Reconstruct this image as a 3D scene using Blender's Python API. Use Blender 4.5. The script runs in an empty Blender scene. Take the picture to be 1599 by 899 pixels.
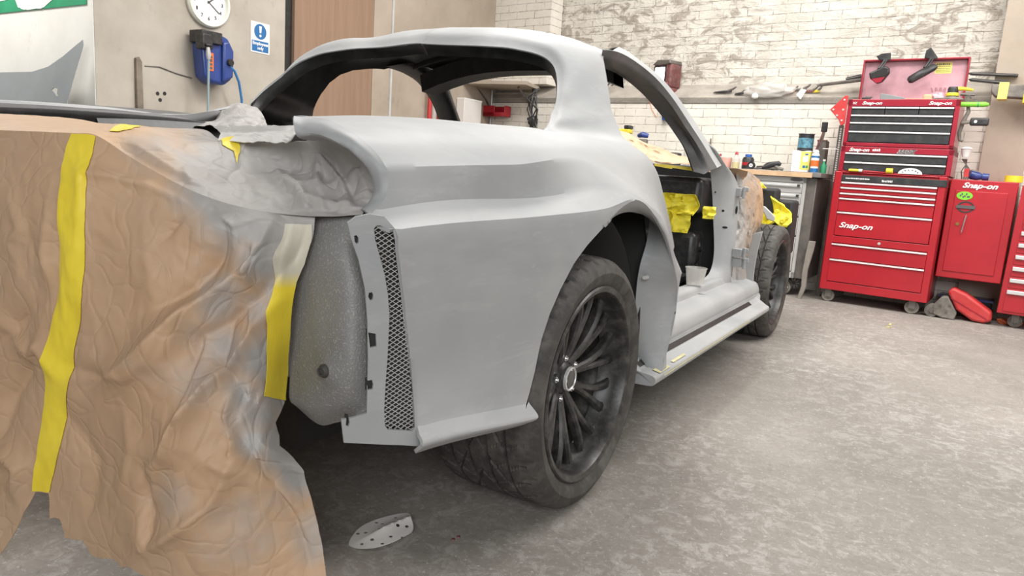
import bpy, bmesh, math, random
import numpy as np
from mathutils import Vector, Matrix, noise
from mathutils.geometry import delaunay_2d_cdt
random.seed(7)
PI=math.pi
SC=bpy.context.scene; COL=SC.collection

# ------------------------------------------------------------------ camera
YAW,PITCH,ROLL=0.53217,0.168155,0.067758
CAM=np.array([1.63926,-1.65975,0.88298]); FPX=1099.9
cy,sy=math.cos(YAW),math.sin(YAW); cp,sp=math.cos(PITCH),math.sin(PITCH)
_f=np.array([-sy*cp,cy*cp,-sp]); _r=np.array([cy,sy,0.]); _u=np.cross(_r,_f)
cr,sr=math.cos(ROLL),math.sin(ROLL)
_r,_u=cr*_r+sr*_u,-sr*_r+cr*_u
cd=bpy.data.cameras.new('camera'); cam=bpy.data.objects.new('camera',cd); COL.objects.link(cam)
cd.sensor_fit='HORIZONTAL'; cd.sensor_width=36; cd.lens=36*FPX/1599; cd.clip_start=.02; cd.clip_end=60
M4=Matrix.Identity(4)
for i in range(3):
    M4[i][0]=_r[i]; M4[i][1]=_u[i]; M4[i][2]=-_f[i]; M4[i][3]=CAM[i]
cam.matrix_world=M4; SC.camera=cam

# ------------------------------------------------------------------ exposure, world, lights
SC.view_settings.view_transform='Standard'; SC.view_settings.look='None'
SC.view_settings.exposure=0.38; SC.view_settings.gamma=1.0; SC.view_settings.use_curve_mapping=False
wd=bpy.data.worlds.new('world'); SC.world=wd; wd.use_nodes=True
wd.node_tree.nodes['Background'].inputs[0].default_value=(1.0,.965,.92,1)
wd.node_tree.nodes['Background'].inputs[1].default_value=.17
def area(name,loc,target,sx,sy_,power,col=(1,.975,.94)):
    l=bpy.data.lights.new(name,'AREA'); l.shape='RECTANGLE'; l.size=sx; l.size_y=sy_; l.energy=power; l.color=col
    o=bpy.data.objects.new(name,l); COL.objects.link(o); o.location=loc
    d=Vector(target)-Vector(loc); o.rotation_euler=d.to_track_quat('-Z','Y').to_euler(); return o
area('overhead_light',(2.6,2.4,3.9),(2.0,2.2,0),.8,6.0,190)
area('overhead_light',(-.4,2.2,3.9),(-.4,2.0,0),.8,4.5,120)
area('overhead_light',(2.0,3.0,3.7),(1.2,4.9,1.4),1.0,4.5,48)  # fill light aimed at the back wall to brighten it
area('overhead_light',(-4.3,-.2,3.4),(-4.1,.85,1.1),2.2,.5,80)  # added fill light, only there to brighten the white left wall
area('front_fill_light',(3.6,-4.6,2.6),(-.4,1.5,1.0),3.4,2.2,165,(.97,.985,1.0))  # added fill from behind the camera, lifts the rear-facing surfaces

# ------------------------------------------------------------------ geometry of the picture frame -> places in the room
def ray(px,py): return _f+_r*(px-799.5)/FPX-_u*(py-449.5)/FPX
WA=.084
WE=np.array([math.cos(WA),-math.sin(WA),0.]); WN=np.array([-math.sin(WA),-math.cos(WA),0.]); WO=np.array([1.27,4.95,0.])
def P(px,py,X=None,Y=None,Z=None,t=None):
    d=ray(px,py)
    if X is not None: k=(X-CAM[0])/d[0]
    elif Y is not None: k=(Y-CAM[1])/d[1]
    elif Z is not None: k=(Z-CAM[2])/d[2]
    else: k=((WO@WN)+t-CAM@WN)/(d@WN)
    return CAM+d*k
def pix(p):
    p=np.asarray(p,float); d=p-CAM; z=d@_f
    return np.stack([799.5+FPX*(d@_r)/z, 449.5-FPX*(d@_u)/z],-1)
def Wp(s,t,z): return WO+WE*s+WN*t+np.array([0,0,z])
def sz(px,py,t):
    q=P(px,py,t=t); return float((q-WO)@WE),float(q[2])

# ------------------------------------------------------------------ materials
MAT={}
def _bsdf(name):
    m=bpy.data.materials.new(name); m.use_nodes=True; nt=m.node_tree
    return m,nt,nt.nodes['Principled BSDF']
def ramp(nt,src,stops):
    r=nt.nodes.new('ShaderNodeValToRGB'); cr_=r.color_ramp
    while len(cr_.elements)<len(stops): cr_.elements.new(.5)
    for e,(p_,c) in zip(cr_.elements,stops):
        e.position=p_; e.color=(c if len(c)==4 else (*c,1)) if not isinstance(c,(int,float)) else (c,c,c,1)
    nt.links.new(src,r.inputs[0]); return r.outputs[0]
def mix(nt,fac,a,b,mode='MIX'):
    m=nt.nodes.new('ShaderNodeMix'); m.data_type='RGBA'; m.blend_type=mode
    for inp,v in ((m.inputs['Factor'],fac),(m.inputs['A'],a),(m.inputs['B'],b)):
        if hasattr(v,'links') or hasattr(v,'is_linked'): nt.links.new(v,inp)
        elif isinstance(v,(int,float)): inp.default_value=v if inp.type=='VALUE' else (v,v,v,1)
        else: inp.default_value=(*v,1)
    return m.outputs['Result']
def nz(nt,scale,detail=5,rough=.6,vec=None,stretch=None,dist=0):
    tc=nt.nodes.new('ShaderNodeTexCoord'); v=vec or tc.outputs['Object']
    if stretch:
        mp=nt.nodes.new('ShaderNodeMapping'); mp.inputs['Scale'].default_value=stretch; nt.links.new(v,mp.inputs[0]); v=mp.outputs[0]
    n=nt.nodes.new('ShaderNodeTexNoise'); n.inputs['Scale'].default_value=scale; n.inputs['Detail'].default_value=detail
    n.inputs['Roughness'].default_value=rough; n.inputs['Distortion'].default_value=dist
    nt.links.new(v,n.inputs['Vector']); return n.outputs['Fac']
def bump(nt,b,h,strength=.3,dist=.01):
    n=nt.nodes.new('ShaderNodeBump'); n.inputs['Strength'].default_value=strength; n.inputs['Distance'].default_value=dist
    nt.links.new(h,n.inputs['Height'])
    if b.inputs['Normal'].links: nt.links.new(b.inputs['Normal'].links[0].from_socket,n.inputs['Normal'])
    nt.links.new(n.outputs[0],b.inputs['Normal'])
def mat(name,col,rough=.6,metal=0,var=.0,vscale=6,bmp=0,bscale=60,dust=0,coat=0,alpha=1,trans=0,emit=None):
    if name in MAT: return MAT[name]
    m,nt,b=_bsdf(name); b.inputs['Roughness'].default_value=rough; b.inputs['Metallic'].default_value=metal
    c=tuple(col); out=None
    if var:
        n=nz(nt,vscale); out=ramp(nt,n,[(.3,tuple(x*(1-var) for x in c)),(.7,tuple(min(1,x*(1+var)) for x in c))])
    if dust:
        n2=nz(nt,vscale*2.3,6,.7); f=ramp(nt,n2,[(.45,0.),(.75,dust)])
        out=mix(nt,f,out if out else c,(.42,.39,.35))
    if out: nt.links.new(out,b.inputs['Base Color'])
    else: b.inputs['Base Color'].default_value=(*c,1)
    if bmp: bump(nt,b,nz(nt,bscale,4),bmp,.004)
    if coat: b.inputs['Coat Weight'].default_value=coat; b.inputs['Coat Roughness'].default_value=.15
    if alpha<1: b.inputs['Alpha'].default_value=alpha
    if trans: b.inputs['Transmission Weight'].default_value=trans
    if emit: b.inputs['Emission Color'].default_value=(*emit[0],1); b.inputs['Emission Strength'].default_value=emit[1]
    MAT[name]=m; return m

def primer():
    m,nt,b=_bsdf('sanded_primer'); b.inputs['Roughness'].default_value=.55
    n=nz(nt,2.6,3,.5); c=ramp(nt,n,[(.35,(.29,.297,.30)),(.62,(.36,.362,.36))])
    n2=nz(nt,9,6,.7,stretch=(1,.5,2.2),dist=.6); f=ramp(nt,n2,[(.52,0.),(.75,.35)]); c=mix(nt,f,c,(.48,.48,.475))
    n4=nz(nt,5,4,.6,stretch=(1,.35,1.6)); f=ramp(nt,n4,[(.55,0.),(.8,.45)]); c=mix(nt,f,c,(.215,.213,.21))
    # light streaks left by the sanding block
    n3=nz(nt,26,8,.8,stretch=(1,.25,1)); f=ramp(nt,n3,[(.60,0.),(.8,.4)]); c=mix(nt,f,c,(.58,.57,.56))
    nt.links.new(c,b.inputs['Base Color'])
    nt.links.new(ramp(nt,n2,[(.3,.5),(.8,.68)]),b.inputs['Roughness'])
    bump(nt,b,nz(nt,240,3),.05,.002); bump(nt,b,nz(nt,5,2),.08,.01)
    MAT['primer']=m; return m
primer()
def bare_panel():
    m,nt,b=_bsdf('textured_stone_chip_coating'); b.inputs['Roughness'].default_value=.5
    n=nz(nt,3,5,.6); c=ramp(nt,n,[(.3,(.14,.138,.13)),(.7,(.23,.225,.215))])
    sp_=nz(nt,300,2,.5); f=ramp(nt,sp_,[(.56,0.),(.75,.45)]); c=mix(nt,f,c,(.5,.48,.45)); nt.links.new(c,b.inputs['Base Color'])
    bump(nt,b,sp_,.5,.003); MAT['stonechip']=m
bare_panel()
def brick(name,kind):
    m,nt,b=_bsdf(name); b.inputs['Roughness'].default_value=.85
    tc=nt.nodes.new('ShaderNodeTexCoord')
    sw=nt.nodes.new('ShaderNodeSeparateXYZ'); nt.links.new(tc.outputs['Object'],sw.inputs[0])
    cb=nt.nodes.new('ShaderNodeCombineXYZ'); nt.links.new(sw.outputs['X'],cb.inputs['X']); nt.links.new(sw.outputs['Z'],cb.inputs['Y'])
    # slightly wavy courses
    wn=nt.nodes.new('ShaderNodeTexNoise'); wn.inputs['Scale'].default_value=5; nt.links.new(cb.outputs[0],wn.inputs['Vector'])
    vm=nt.nodes.new('ShaderNodeVectorMath'); vm.operation='MULTIPLY_ADD'; nt.links.new(wn.outputs['Color'],vm.inputs[0]); vm.inputs[1].default_value=(.016,.016,0); nt.links.new(cb.outputs[0],vm.inputs[2])
    br=nt.nodes.new('ShaderNodeTexBrick'); nt.links.new(vm.outputs[0],br.inputs['Vector'])
    br.inputs['Scale'].default_value=1; br.inputs['Brick Width'].default_value=.235; br.inputs['Row Height'].default_value=.078
    br.inputs['Mortar Size'].default_value=.004; br.inputs['Mortar Smooth'].default_value=.6; br.offset=.5
    white=(.70,.645,.55); 
    n1=nz(nt,3.5,6,.65); base=ramp(nt,n1,[(.3,(.70,.65,.565)),(.65,(.82,.78,.70))])
    crack=nz(nt,13,5,.7); mf=ramp(nt,crack,[(.40,.8),(.54,.06)])
    mm=nt.nodes.new('ShaderNodeMath'); mm.operation='MULTIPLY'; nt.links.new(br.outputs['Fac'],mm.inputs[0]); nt.links.new(mf,mm.inputs[1])
    c=mix(nt,mm.outputs[0],base,(.24,.20,.16))
    spots=nz(nt,34,4,.6); f=ramp(nt,spots,[(.66,0.),(.73,.6)]); c=mix(nt,f,c,(.33,.27,.21))
    if kind=='rough':
        # flaking whitewash over worn brick: patches strongest between the pier and the middle of the wall, and again behind the lid
        pa=nz(nt,4.6,9,.72,stretch=(1,1,2.0),dist=.7)
        gx=nt.nodes.new('ShaderNodeTexNoise'); gx.inputs['Scale'].default_value=.55; nt.links.new(cb.outputs[0],gx.inputs['Vector'])
        ma=nt.nodes.new('ShaderNodeMapRange'); ma.inputs['From Min'].default_value=-1.0; ma.inputs['From Max'].default_value=-1.5; nt.links.new(sw.outputs['X'],ma.inputs['Value'])
        mb=nt.nodes.new('ShaderNodeMapRange'); mb.inputs['From Min'].default_value=-.35; mb.inputs['From Max'].default_value=-.15; nt.links.new(sw.outputs['X'],mb.inputs['Value'])
        mx=nt.nodes.new('ShaderNodeMath'); mx.operation='MAXIMUM'; nt.links.new(ma.outputs[0],mx.inputs[0]); nt.links.new(mb.outputs[0],mx.inputs[1])
        f=ramp(nt,pa,[(.495,0.),(.57,.85)])
        mu=nt.nodes.new('ShaderNodeMath'); mu.operation='MULTIPLY'; nt.links.new(f,mu.inputs[0]); nt.links.new(mx.outputs[0],mu.inputs[1])
        c=mix(nt,mu.outputs[0],c,(.36,.31,.26))
        mort2=nt.nodes.new('ShaderNodeMath'); mort2.operation='MULTIPLY'; mort2.inputs[1].default_value=-.6; nt.links.new(mx.outputs[0],mort2.inputs[0])
        bump(nt,b,pa,1.0,.035)
    st=nz(nt,1.6,4,.6); f=ramp(nt,st,[(.55,0.),(.8,.35)]); c=mix(nt,f,c,(.45,.40,.33))
    nt.links.new(c,b.inputs['Base Color'])
    inv=nt.nodes.new('ShaderNodeMath'); inv.operation='SUBTRACT'; inv.inputs[0].default_value=1; nt.links.new(br.outputs['Fac'],inv.inputs[1])
    bump(nt,b,inv.outputs[0],.7,.008); bump(nt,b,nz(nt,30,6,.7),.5,.012)
    MAT[name]=m; return m
def concrete():
    m,nt,b=_bsdf('dusty_concrete'); b.inputs['Roughness'].default_value=.75
    n=nz(nt,.9,4,.6); c=ramp(nt,n,[(.3,(.175,.158,.138)),(.7,(.29,.265,.235))])
    n2=nz(nt,17,9,.8,dist=.8); f=ramp(nt,n2,[(.49,0.),(.58,.55)]); g=nz(nt,1.1,3,.5); g2=ramp(nt,g,[(.38,.25),(.6,1.)])
    mm=nt.nodes.new('ShaderNodeMath'); mm.operation='MULTIPLY'; nt.links.new(f,mm.inputs[0]); nt.links.new(g2,mm.inputs[1])
    c=mix(nt,mm.outputs[0],c,(.44,.42,.39))
    n3=nz(nt,45,6,.8); f=ramp(nt,n3,[(.50,0.),(.70,.65)]); c=mix(nt,f,c,(.15,.135,.12))
    n4=nz(nt,75,3,.7); f=ramp(nt,n4,[(.60,0.),(.68,.5)]); c=mix(nt,f,c,(.56,.54,.50))
    n5=nz(nt,2.2,6,.7); f=ramp(nt,n5,[(.58,0.),(.8,.45)]); c=mix(nt,f,c,(.19,.17,.15))
    nt.links.new(c,b.inputs['Base Color']); bump(nt,b,n2,.25,.004); bump(nt,b,n3,.3,.003)
    MAT['concrete']=m
concrete()
def board(name,c1,c2,stretch=(1,1,1),spots=True):
    m,nt,b=_bsdf(name); b.inputs['Roughness'].default_value=.75
    n=nz(nt,2.2,5,.6,stretch=stretch); c=ramp(nt,n,[(.3,c1),(.7,c2)])
    if spots:
        n2=nz(nt,6,6,.7,stretch=(1,1,.6)); f=ramp(nt,n2,[(.60,0.),(.74,.5)]); c=mix(nt,f,c,tuple(x*.55 for x in c1))
    nt.links.new(c,b.inputs['Base Color']); bump(nt,b,nz(nt,60,4),.12,.003); MAT[name]=m
board('painted_board',(.36,.315,.26),(.50,.455,.39)); board('brown_board',(.25,.155,.10),(.31,.20,.135),(1,8,.6),False)
board('beige_board',(.34,.28,.22),(.44,.37,.30)); board('white_board',(.72,.70,.64),(.84,.82,.77))
def paperm():
    m,nt,b=_bsdf('kraft_paper'); b.inputs['Roughness'].default_value=.62
    at=nt.nodes.new('ShaderNodeAttribute'); at.attribute_name='spray'
    n=nz(nt,3,4,.6); k=ramp(nt,n,[(.3,(.41,.262,.155)),(.7,(.50,.335,.21))])
    n3=nz(nt,5,6,.7,stretch=(1,1,.7)); f=ramp(nt,n3,[(.5,0.),(.8,.35)]); k=mix(nt,f,k,(.48,.37,.275))
    n2=nz(nt,7,5,.6); 
    ad=nt.nodes.new('ShaderNodeMath'); ad.operation='MULTIPLY_ADD'; nt.links.new(n2,ad.inputs[0]); ad.inputs[1].default_value=.8; nt.links.new(at.outputs['Fac'],ad.inputs[2])
    f=ramp(nt,ad.outputs[0],[(.62,0.),(1.08,.96)])
    g=ramp(nt,nz(nt,4,4),[(.3,(.27,.255,.24)),(.7,(.42,.41,.40))])
    c=mix(nt,f,k,g); nt.links.new(c,b.inputs['Base Color'])
    v=nt.nodes.new('ShaderNodeTexVoronoi'); v.feature='DISTANCE_TO_EDGE'; v.inputs['Scale'].default_value=16
    tc=nt.nodes.new('ShaderNodeTexCoord'); dn=nt.nodes.new('ShaderNodeTexNoise'); dn.inputs['Scale'].default_value=5
    nt.links.new(tc.outputs['Object'],dn.inputs['Vector']); va=nt.nodes.new('ShaderNodeVectorMath'); va.operation='MULTIPLY_ADD'
    nt.links.new(dn.outputs['Color'],va.inputs[0]); va.inputs[1].default_value=(.25,.25,.25); nt.links.new(tc.outputs['Object'],va.inputs[2])
    nt.links.new(va.outputs[0],v.inputs['Vector'])
    bump(nt,b,ramp(nt,v.outputs['Distance'],[(0,0.),(.12,1.)]),.28,.004); bump(nt,b,nz(nt,22,5,.6),.35,.004)
    MAT['paper']=m
    m2,nt,b=_bsdf('yellow_masking_tape'); b.inputs['Roughness'].default_value=.5
    at=nt.nodes.new('ShaderNodeAttribute'); at.attribute_name='spray'
    y=ramp(nt,nz(nt,12,4),[(.3,(.72,.55,.03)),(.7,(.80,.64,.05))]); f=ramp(nt,at.outputs['Fac'],[(.5,0.),(1.,.85)])
    nt.links.new(mix(nt,f,y,(.50,.49,.47)),b.inputs['Base Color']); bump(nt,b,nz(nt,40,4,.6,stretch=(1,1,.3)),.3,.003)
    MAT['tape']=m2
paperm()
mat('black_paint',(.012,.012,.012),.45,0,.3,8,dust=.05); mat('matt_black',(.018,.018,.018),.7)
mat('underbody',(.02,.019,.018),.9)
mat('sealer_grey',(.125,.122,.12),.55,0,.2,10); mat('rubber',(.044,.040,.036),.70,0,.25,5,bmp=.2,bscale=90,dust=.20)
mat('rim_black',(.022,.021,.020),.40,0,.2,9,dust=.2); mat('cap_grey',(.13,.125,.12),.35,.5)
mat('chrome',(.72,.72,.72),.25,.9,.1,20); mat('alu',(.74,.74,.73),.35,.55)
mat('steel',(.56,.55,.53),.42,.35,.10,5,bmp=.04); mat('steel_dark',(.17,.155,.14),.5,.5,.3,8)
mat('red',(.41,.013,.022),.38,0,.10,4,coat=.3); mat('red_dusty',(.52,.035,.035),.5,0,.12,5,dust=.10)
mat('red_dark',(.33,.012,.03),.35,0,.1,5,coat=.4); mat('lid_inner',(.62,.36,.40),.35,.2,.3,3.5,coat=.3)
mat('drawer_black',(.022,.024,.026),.5,0,.3,7,dust=.08); mat('white_print',(.85,.84,.82),.5); mat('print_grey',(.10,.10,.10),.5)
mat('wood_edge',(.62,.42,.25),.6,0,.15,8); mat('worktop',(.20,.19,.18),.5,.2,.3,9)
mat('old_wood',(.20,.165,.13),.8,0,.35,12,bmp=.3); mat('grey_board',(.24,.215,.185),.8,0,.2,9)
mat('blue_plastic',(.025,.055,.23),.35,0,.15,10,coat=.2); mat('blue_bright',(.02,.11,.42),.35); mat('black_plastic',(.02,.02,.021),.4,0,.2,12,dust=.12)
mat('yellow_plastic',(.78,.60,.04),.45,0,.1,12); mat('yellow_tin',(.78,.72,.18),.4); mat('white_plastic',(.80,.79,.76),.45)
mat('cream_label',(.72,.72,.62),.5); mat('orange',(.78,.16,.03),.5); mat('green',(.22,.62,.05),.35); mat('green_dark',(.03,.30,.14),.6,0,.15,6)
mat('pink',(.65,.33,.27),.45,alpha=.9); mat('clear',(.70,.68,.64),.2,0,alpha=.42); mat('yellow_liquid',(.75,.62,.05),.3)
mat('teal_label',(.10,.25,.32),.45,0,.6,40); mat('blue_sign',(.02,.14,.36),.5); mat('maroon',(.16,.05,.05),.5,0,.4,10,dust=.3)
mat('lamp_lit',(.9,.9,1),.3,emit=((.93,.90,1),3.0)); mat('dusty_yellow',(.52,.48,.26),.6,0,.2,20); mat('greyprimer_part',(.24,.255,.26),.5,0,.08,4)
mat('dusty_ledge',(.37,.335,.29),.9,0,.25,5,bmp=.4,bscale=30); mat('dirty_grey',(.16,.145,.125),.8,0,.4,10,bmp=.3,dust=.3)
mat('bag',(.66,.64,.60),.25,0,alpha=.55,bmp=.6,bscale=25); mat('string_orange',(.8,.2,.08),.6); mat('hose_blue',(.05,.20,.45),.4); mat('hose_grey',(.28,.36,.38),.4)
mat('disc_paper',(.66,.64,.61),.7,0,.08,8); mat('mirror',(.35,.34,.33),.12,1.0,.2,4); mat('gold',(.40,.30,.10),.3,.8); mat('rag_orange',(.55,.13,.05),.8,0,.3,15)
mat('yellow_foam',(.80,.68,.04),.6,0,.15,9,bmp=.4,bscale=14); mat('white_strip',(.52,.51,.49),.5,0,.12,6)
mat('paper_white',(.74,.70,.66),.6,0,.04,3)
brick('whitewashed_brick','plain'); brick('flaking_brick','rough')

# ------------------------------------------------------------------ object helpers
def obj(name,src,m,parent=None,smooth=True,sharp=None,bevel=0,bseg=2):
    if isinstance(src,tuple):
        me=bpy.data.meshes.new(name); me.from_pydata([tuple(map(float,v)) for v in src[0]],[],src[1])
    else:
        me=bpy.data.meshes.new(name); src.normal_update(); src.to_mesh(me); src.free()
    o=bpy.data.objects.new(name,me); COL.objects.link(o)
    ms=m if isinstance(m,(list,tuple)) else [m]
    for k in ms: me.materials.append(MAT[k] if isinstance(k,str) else k)
    if sharp is None: sharp=35
    if smooth:
        for p_ in me.polygons: p_.use_smooth=True
        bm=bmesh.new(); bm.from_mesh(me)
        for e in bm.edges:
            if len(e.link_faces)==2 and e.calc_face_angle(0)>math.radians(sharp): e.smooth=False
        bm.to_mesh(me); bm.free()
    if bevel:
        b=o.modifiers.new('bevel','BEVEL'); b.width=bevel; b.segments=bseg; b.limit_method='ANGLE'; b.angle_limit=math.radians(40)
    if parent is not None: o.parent=parent
    return o
def thing(name,label,cat,loc=(0,0,0),rz=0,group=None,rot=None):
    o=bpy.data.objects.new(name,None); COL.objects.link(o); o.location=tuple(map(float,loc)); o.rotation_euler=rot or (0,0,rz)
    o.empty_display_size=.05; o['label']=label; o['category']=cat
    if group: o['group']=group
    return o
def tag(o,label,cat,group=None):
    o['label']=label; o['category']=cat
    if group: o['group']=group
    return o
def struct(name,src,m,**k):
    o=obj(name,src,m,**k); o['kind']='structure'; return o
def B(): return bmesh.new()
def bx(bm,x0,x1,y0,y1,z0,z1,mi=0):
    v=[bm.verts.new((x,y,z)) for x in (x0,x1) for y in (y0,y1) for z in (z0,z1)]
    for f in ((0,1,3,2),(4,6,7,5),(0,4,5,1),(2,3,7,6),(0,2,6,4),(1,5,7,3)):
        fc=bm.faces.new([v[i] for i in f]); fc.material_index=mi
    return bm
def box(*a): return bx(B(),*a)
def cyl(bm,p0,p1,r0,r1=None,seg=20,caps=True,mi=0):
    r1=r0 if r1 is None else r1; p0,p1=Vector(p0),Vector(p1); d=(p1-p0).normalized()
    a=d.orthogonal().normalized(); b=d.cross(a); rings=[]
    for p_,r in ((p0,r0),(p1,r1)):
        rings.append([bm.verts.new(p_+(a*math.cos(2*PI*i/seg)+b*math.sin(2*PI*i/seg))*r) for i in range(seg)])
    for i in range(seg):
        f=bm.faces.new((rings[0][i],rings[0][(i+1)%seg],rings[1][(i+1)%seg],rings[1][i])); f.material_index=mi
    if caps:
        for q in (rings[0][::-1],rings[1]): f=bm.faces.new(q); f.material_index=mi
    return bm
def tube(bm,pts,r,seg=8,mi=0,flat=None):
    pts=[Vector(map(float,p_)) for p_ in pts]; n=len(pts); prev=None; rings=[]
    rr=r if isinstance(r,(list,tuple)) else [r]*n
    for i,p_ in enumerate(pts):
        d=(pts[min(i+1,n-1)]-pts[max(i-1,0)]).normalized()
        a=d.orthogonal().normalized() if prev is None else (prev-d*prev.dot(d)).normalized()
        prev=a; b=d.cross(a)
        rings.append([bm.verts.new(p_+(a*math.cos(2*PI*k/seg)+b*math.sin(2*PI*k/seg)*(flat or 1))*rr[i]) for k in range(seg)])
    for i in range(n-1):
        for k in range(seg):
            f=bm.faces.new((rings[i][k],rings[i][(k+1)%seg],rings[i+1][(k+1)%seg],rings[i+1][k])); f.material_index=mi
    for q in (rings[0][::-1],rings[-1]): f=bm.faces.new(q); f.material_index=mi
    return bm
def lathe(bm,prof,origin=(0,0,0),axis='Z',seg=32,mi=0,close=False):
    o=Vector(origin); rings=[]
    for r,h in prof:
        ring=[]
        for k in range(seg):
            a=2*PI*k/seg; c,s=math.cos(a)*r,math.sin(a)*r
            v={'Z':(c,s,h),'X':(h,c,s),'Y':(s,h,c)}[axis]; ring.append(bm.verts.new(o+Vector(v)))
        rings.append(ring)
    for i in range(len(prof)-1):
        for k in range(seg):
            f=bm.faces.new((rings[i][k],rings[i][(k+1)%seg],rings[i+1][(k+1)%seg],rings[i+1][k])); f.material_index=mi
    if close:
        for q in (rings[0][::-1],rings[-1]): bm.faces.new(q).material_index=mi
    bmesh.ops.remove_doubles(bm,verts=bm.verts,dist=1e-6)
    bmesh.ops.recalc_face_normals(bm,faces=bm.faces)
    return bm
def prism(bm,poly,h0,h1,plane='XZ',mi=0):
    def pt(a,b,h): return {'XZ':(a,h,b),'XY':(a,b,h),'YZ':(h,a,b)}[plane]
    A=[bm.verts.new(pt(a,b,h0)) for a,b in poly]; C=[bm.verts.new(pt(a,b,h1)) for a,b in poly]; n=len(poly)
    fs=[bm.faces.new(A),bm.faces.new(C[::-1])]
    for i in range(n): fs.append(bm.faces.new((A[i],C[i],C[(i+1)%n],A[(i+1)%n])))
    for f in fs: f.material_index=mi
    bmesh.ops.recalc_face_normals(bm,faces=bm.faces)
    return bm
def poly3(bm,pts,dvec,mi=0):
    """polygon of 3D points given thickness along dvec"""
    dv=Vector(map(float,dvec)); A=[bm.verts.new(Vector(map(float,p_))) for p_ in pts]; C=[bm.verts.new(v.co+dv) for v in A]; n=len(A)
    fs=[bm.faces.new(A),bm.faces.new(C[::-1])]
    for i in range(n): fs.append(bm.faces.new((A[i],C[i],C[(i+1)%n],A[(i+1)%n])))
    for f in fs: f.material_index=mi
    bmesh.ops.recalc_face_normals(bm,faces=bm.faces); return bm
def text(name,s,size,m,parent,loc,shear=0,rot=(PI/2,0,0),ext=.0012,bold=0,sx=1,align='LEFT'):
    cu=bpy.data.curves.new(name,'FONT'); cu.body=s; cu.size=size; cu.extrude=ext; cu.shear=shear; cu.offset=bold; cu.align_x=align; cu.resolution_u=3
    o=bpy.data.objects.new(name,cu); COL.objects.link(o); bpy.context.view_layer.update()
    me=bpy.data.meshes.new_from_object(o.evaluated_get(bpy.context.evaluated_depsgraph_get()))
    bpy.data.objects.remove(o); me.materials.clear(); me.materials.append(MAT[m])
    q=bpy.data.objects.new(name,me); COL.objects.link(q); q.parent=parent; q.location=loc; q.rotation_euler=rot; q.scale=(sx,1,1); return q

# ------------------------------------------------------------------ surfaces
def crom(xs,ys,x):
    """Catmull-Rom through (xs, ys rows) at x, linear beyond the ends"""
    xs=np.asarray(xs,float); ys=np.asarray(ys,float); x=np.asarray(x,float)
    n=len(xs); m=np.zeros_like(ys)
    d=(ys[1:]-ys[:-1])/(xs[1:]-xs[:-1])[:,None]
    m[0]=d[0]; m[-1]=d[-1]
    if n>2:
        h=(xs[1:]-xs[:-1])[:,None]; m[1:-1]=(d[:-1]*h[1:]+d[1:]*h[:-1])/(h[1:]+h[:-1])
    i=np.clip(np.searchsorted(xs,x)-1,0,n-2); h=(xs[i+1]-xs[i]); t=(x-xs[i])/h
    tc=np.clip(t,0,1)[:,None]; h=h[:,None]
    r=(2*tc**3-3*tc**2+1)*ys[i]+(tc**3-2*tc**2+tc)*h*m[i]+(-2*tc**3+3*tc**2)*ys[i+1]+(tc**3-tc**2)*h*m[i+1]
    ex=(t[:,None]-tc)*h; r=r+ex*np.where(t[:,None]>1,m[i+1],m[i]); return r
class Surf:
    """rows of 3D curves; u along the curves, v across them (row index)"""
    def __init__(s,rows,crease=(),byY=False):
        s.byY=byY; s.rows=[np.array(r,float) for r in rows]; s.n=len(rows); s.cr=set(crease)
        s.us=[r[:,1] if byY else np.linspace(0,1,len(r)) for r in s.rows]
        s.T=None; s.post=None
    def raw(s,u,v):
        u=np.atleast_1d(np.asarray(u,float)); v=np.atleast_1d(np.asarray(v,float))
        C=np.stack([crom(s.us[k],s.rows[k],u) for k in range(s.n)],0)  # n,N,3
        if s.byY: C[:,:,1]=u[None,:]
        M=np.zeros_like(C)
        M[0]=C[1]-C[0]; M[-1]=C[-1]-C[-2]
        if s.n>2: M[1:-1]=(C[2:]-C[:-2])/2
        i=np.clip(np.floor(v).astype(int),0,s.n-2); t=np.clip(v-i,0,1)[:,None]; ix=np.arange(len(u))
        a,b=C[i,ix],C[i+1,ix]; ma,mb=M[i,ix].copy(),M[i+1,ix].copy()
        ca=np.array([k in s.cr for k in range(s.n)])
        w=ca[i]; ma[w]=(b-a)[w]; w=ca[i+1]; mb[w]=(b-a)[w]
        r=(2*t**3-3*t**2+1)*a+(t**3-2*t**2+t)*ma+(-2*t**3+3*t**2)*b+(t**3-t**2)*mb
        ex=(v-i)[:,None]-t; return r+ex*np.where(ex>0,mb,ma)
    def ev(s,u,v):
        r=s.raw(u,v)
        if s.post: r=s.post(r,np.atleast_1d(u),np.atleast_1d(v))
        return r
    def inv(s,pts,ur=(0,1),N=160,vr=None,sgn=1):
        """(u,v) of the surface points seen at the given picture points; sgn=-1: mirrored side"""
        if vr is None: vr=(0,s.n-1)
        U,V=np.meshgrid(np.linspace(*ur,N),np.linspace(vr[0],vr[1],N)); U=U.ravel(); V=V.ravel()
        def f(u,v):
            q=s.raw(u,v)
            if sgn<0: q=q*np.array([-1,1,1])
            return pix(q)
        G=f(U,V); out=[]
        for p_ in pts:
            p_=np.asarray(p_,float); k=np.argmin(((G-p_)**2).sum(1)); x=np.array([U[k],V[k]])
            for _ in range(12):
                r=f([x[0]],[x[1]])[0]-p_
                if abs(r).max()<.05: break
                h=1e-4; J=np.stack([(f([x[0]+h],[x[1]])[0]-p_-r)/h,(f([x[0]],[x[1]+h])[0]-p_-r)/h],1)
                try: d=np.linalg.lstsq(J,-r,rcond=.02)[0]
                except Exception: break
                lim=np.array([(ur[1]-ur[0])*.03,.5]); x=x+np.clip(d,-lim,lim)
            out.append(tuple(x))
        return out
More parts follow.
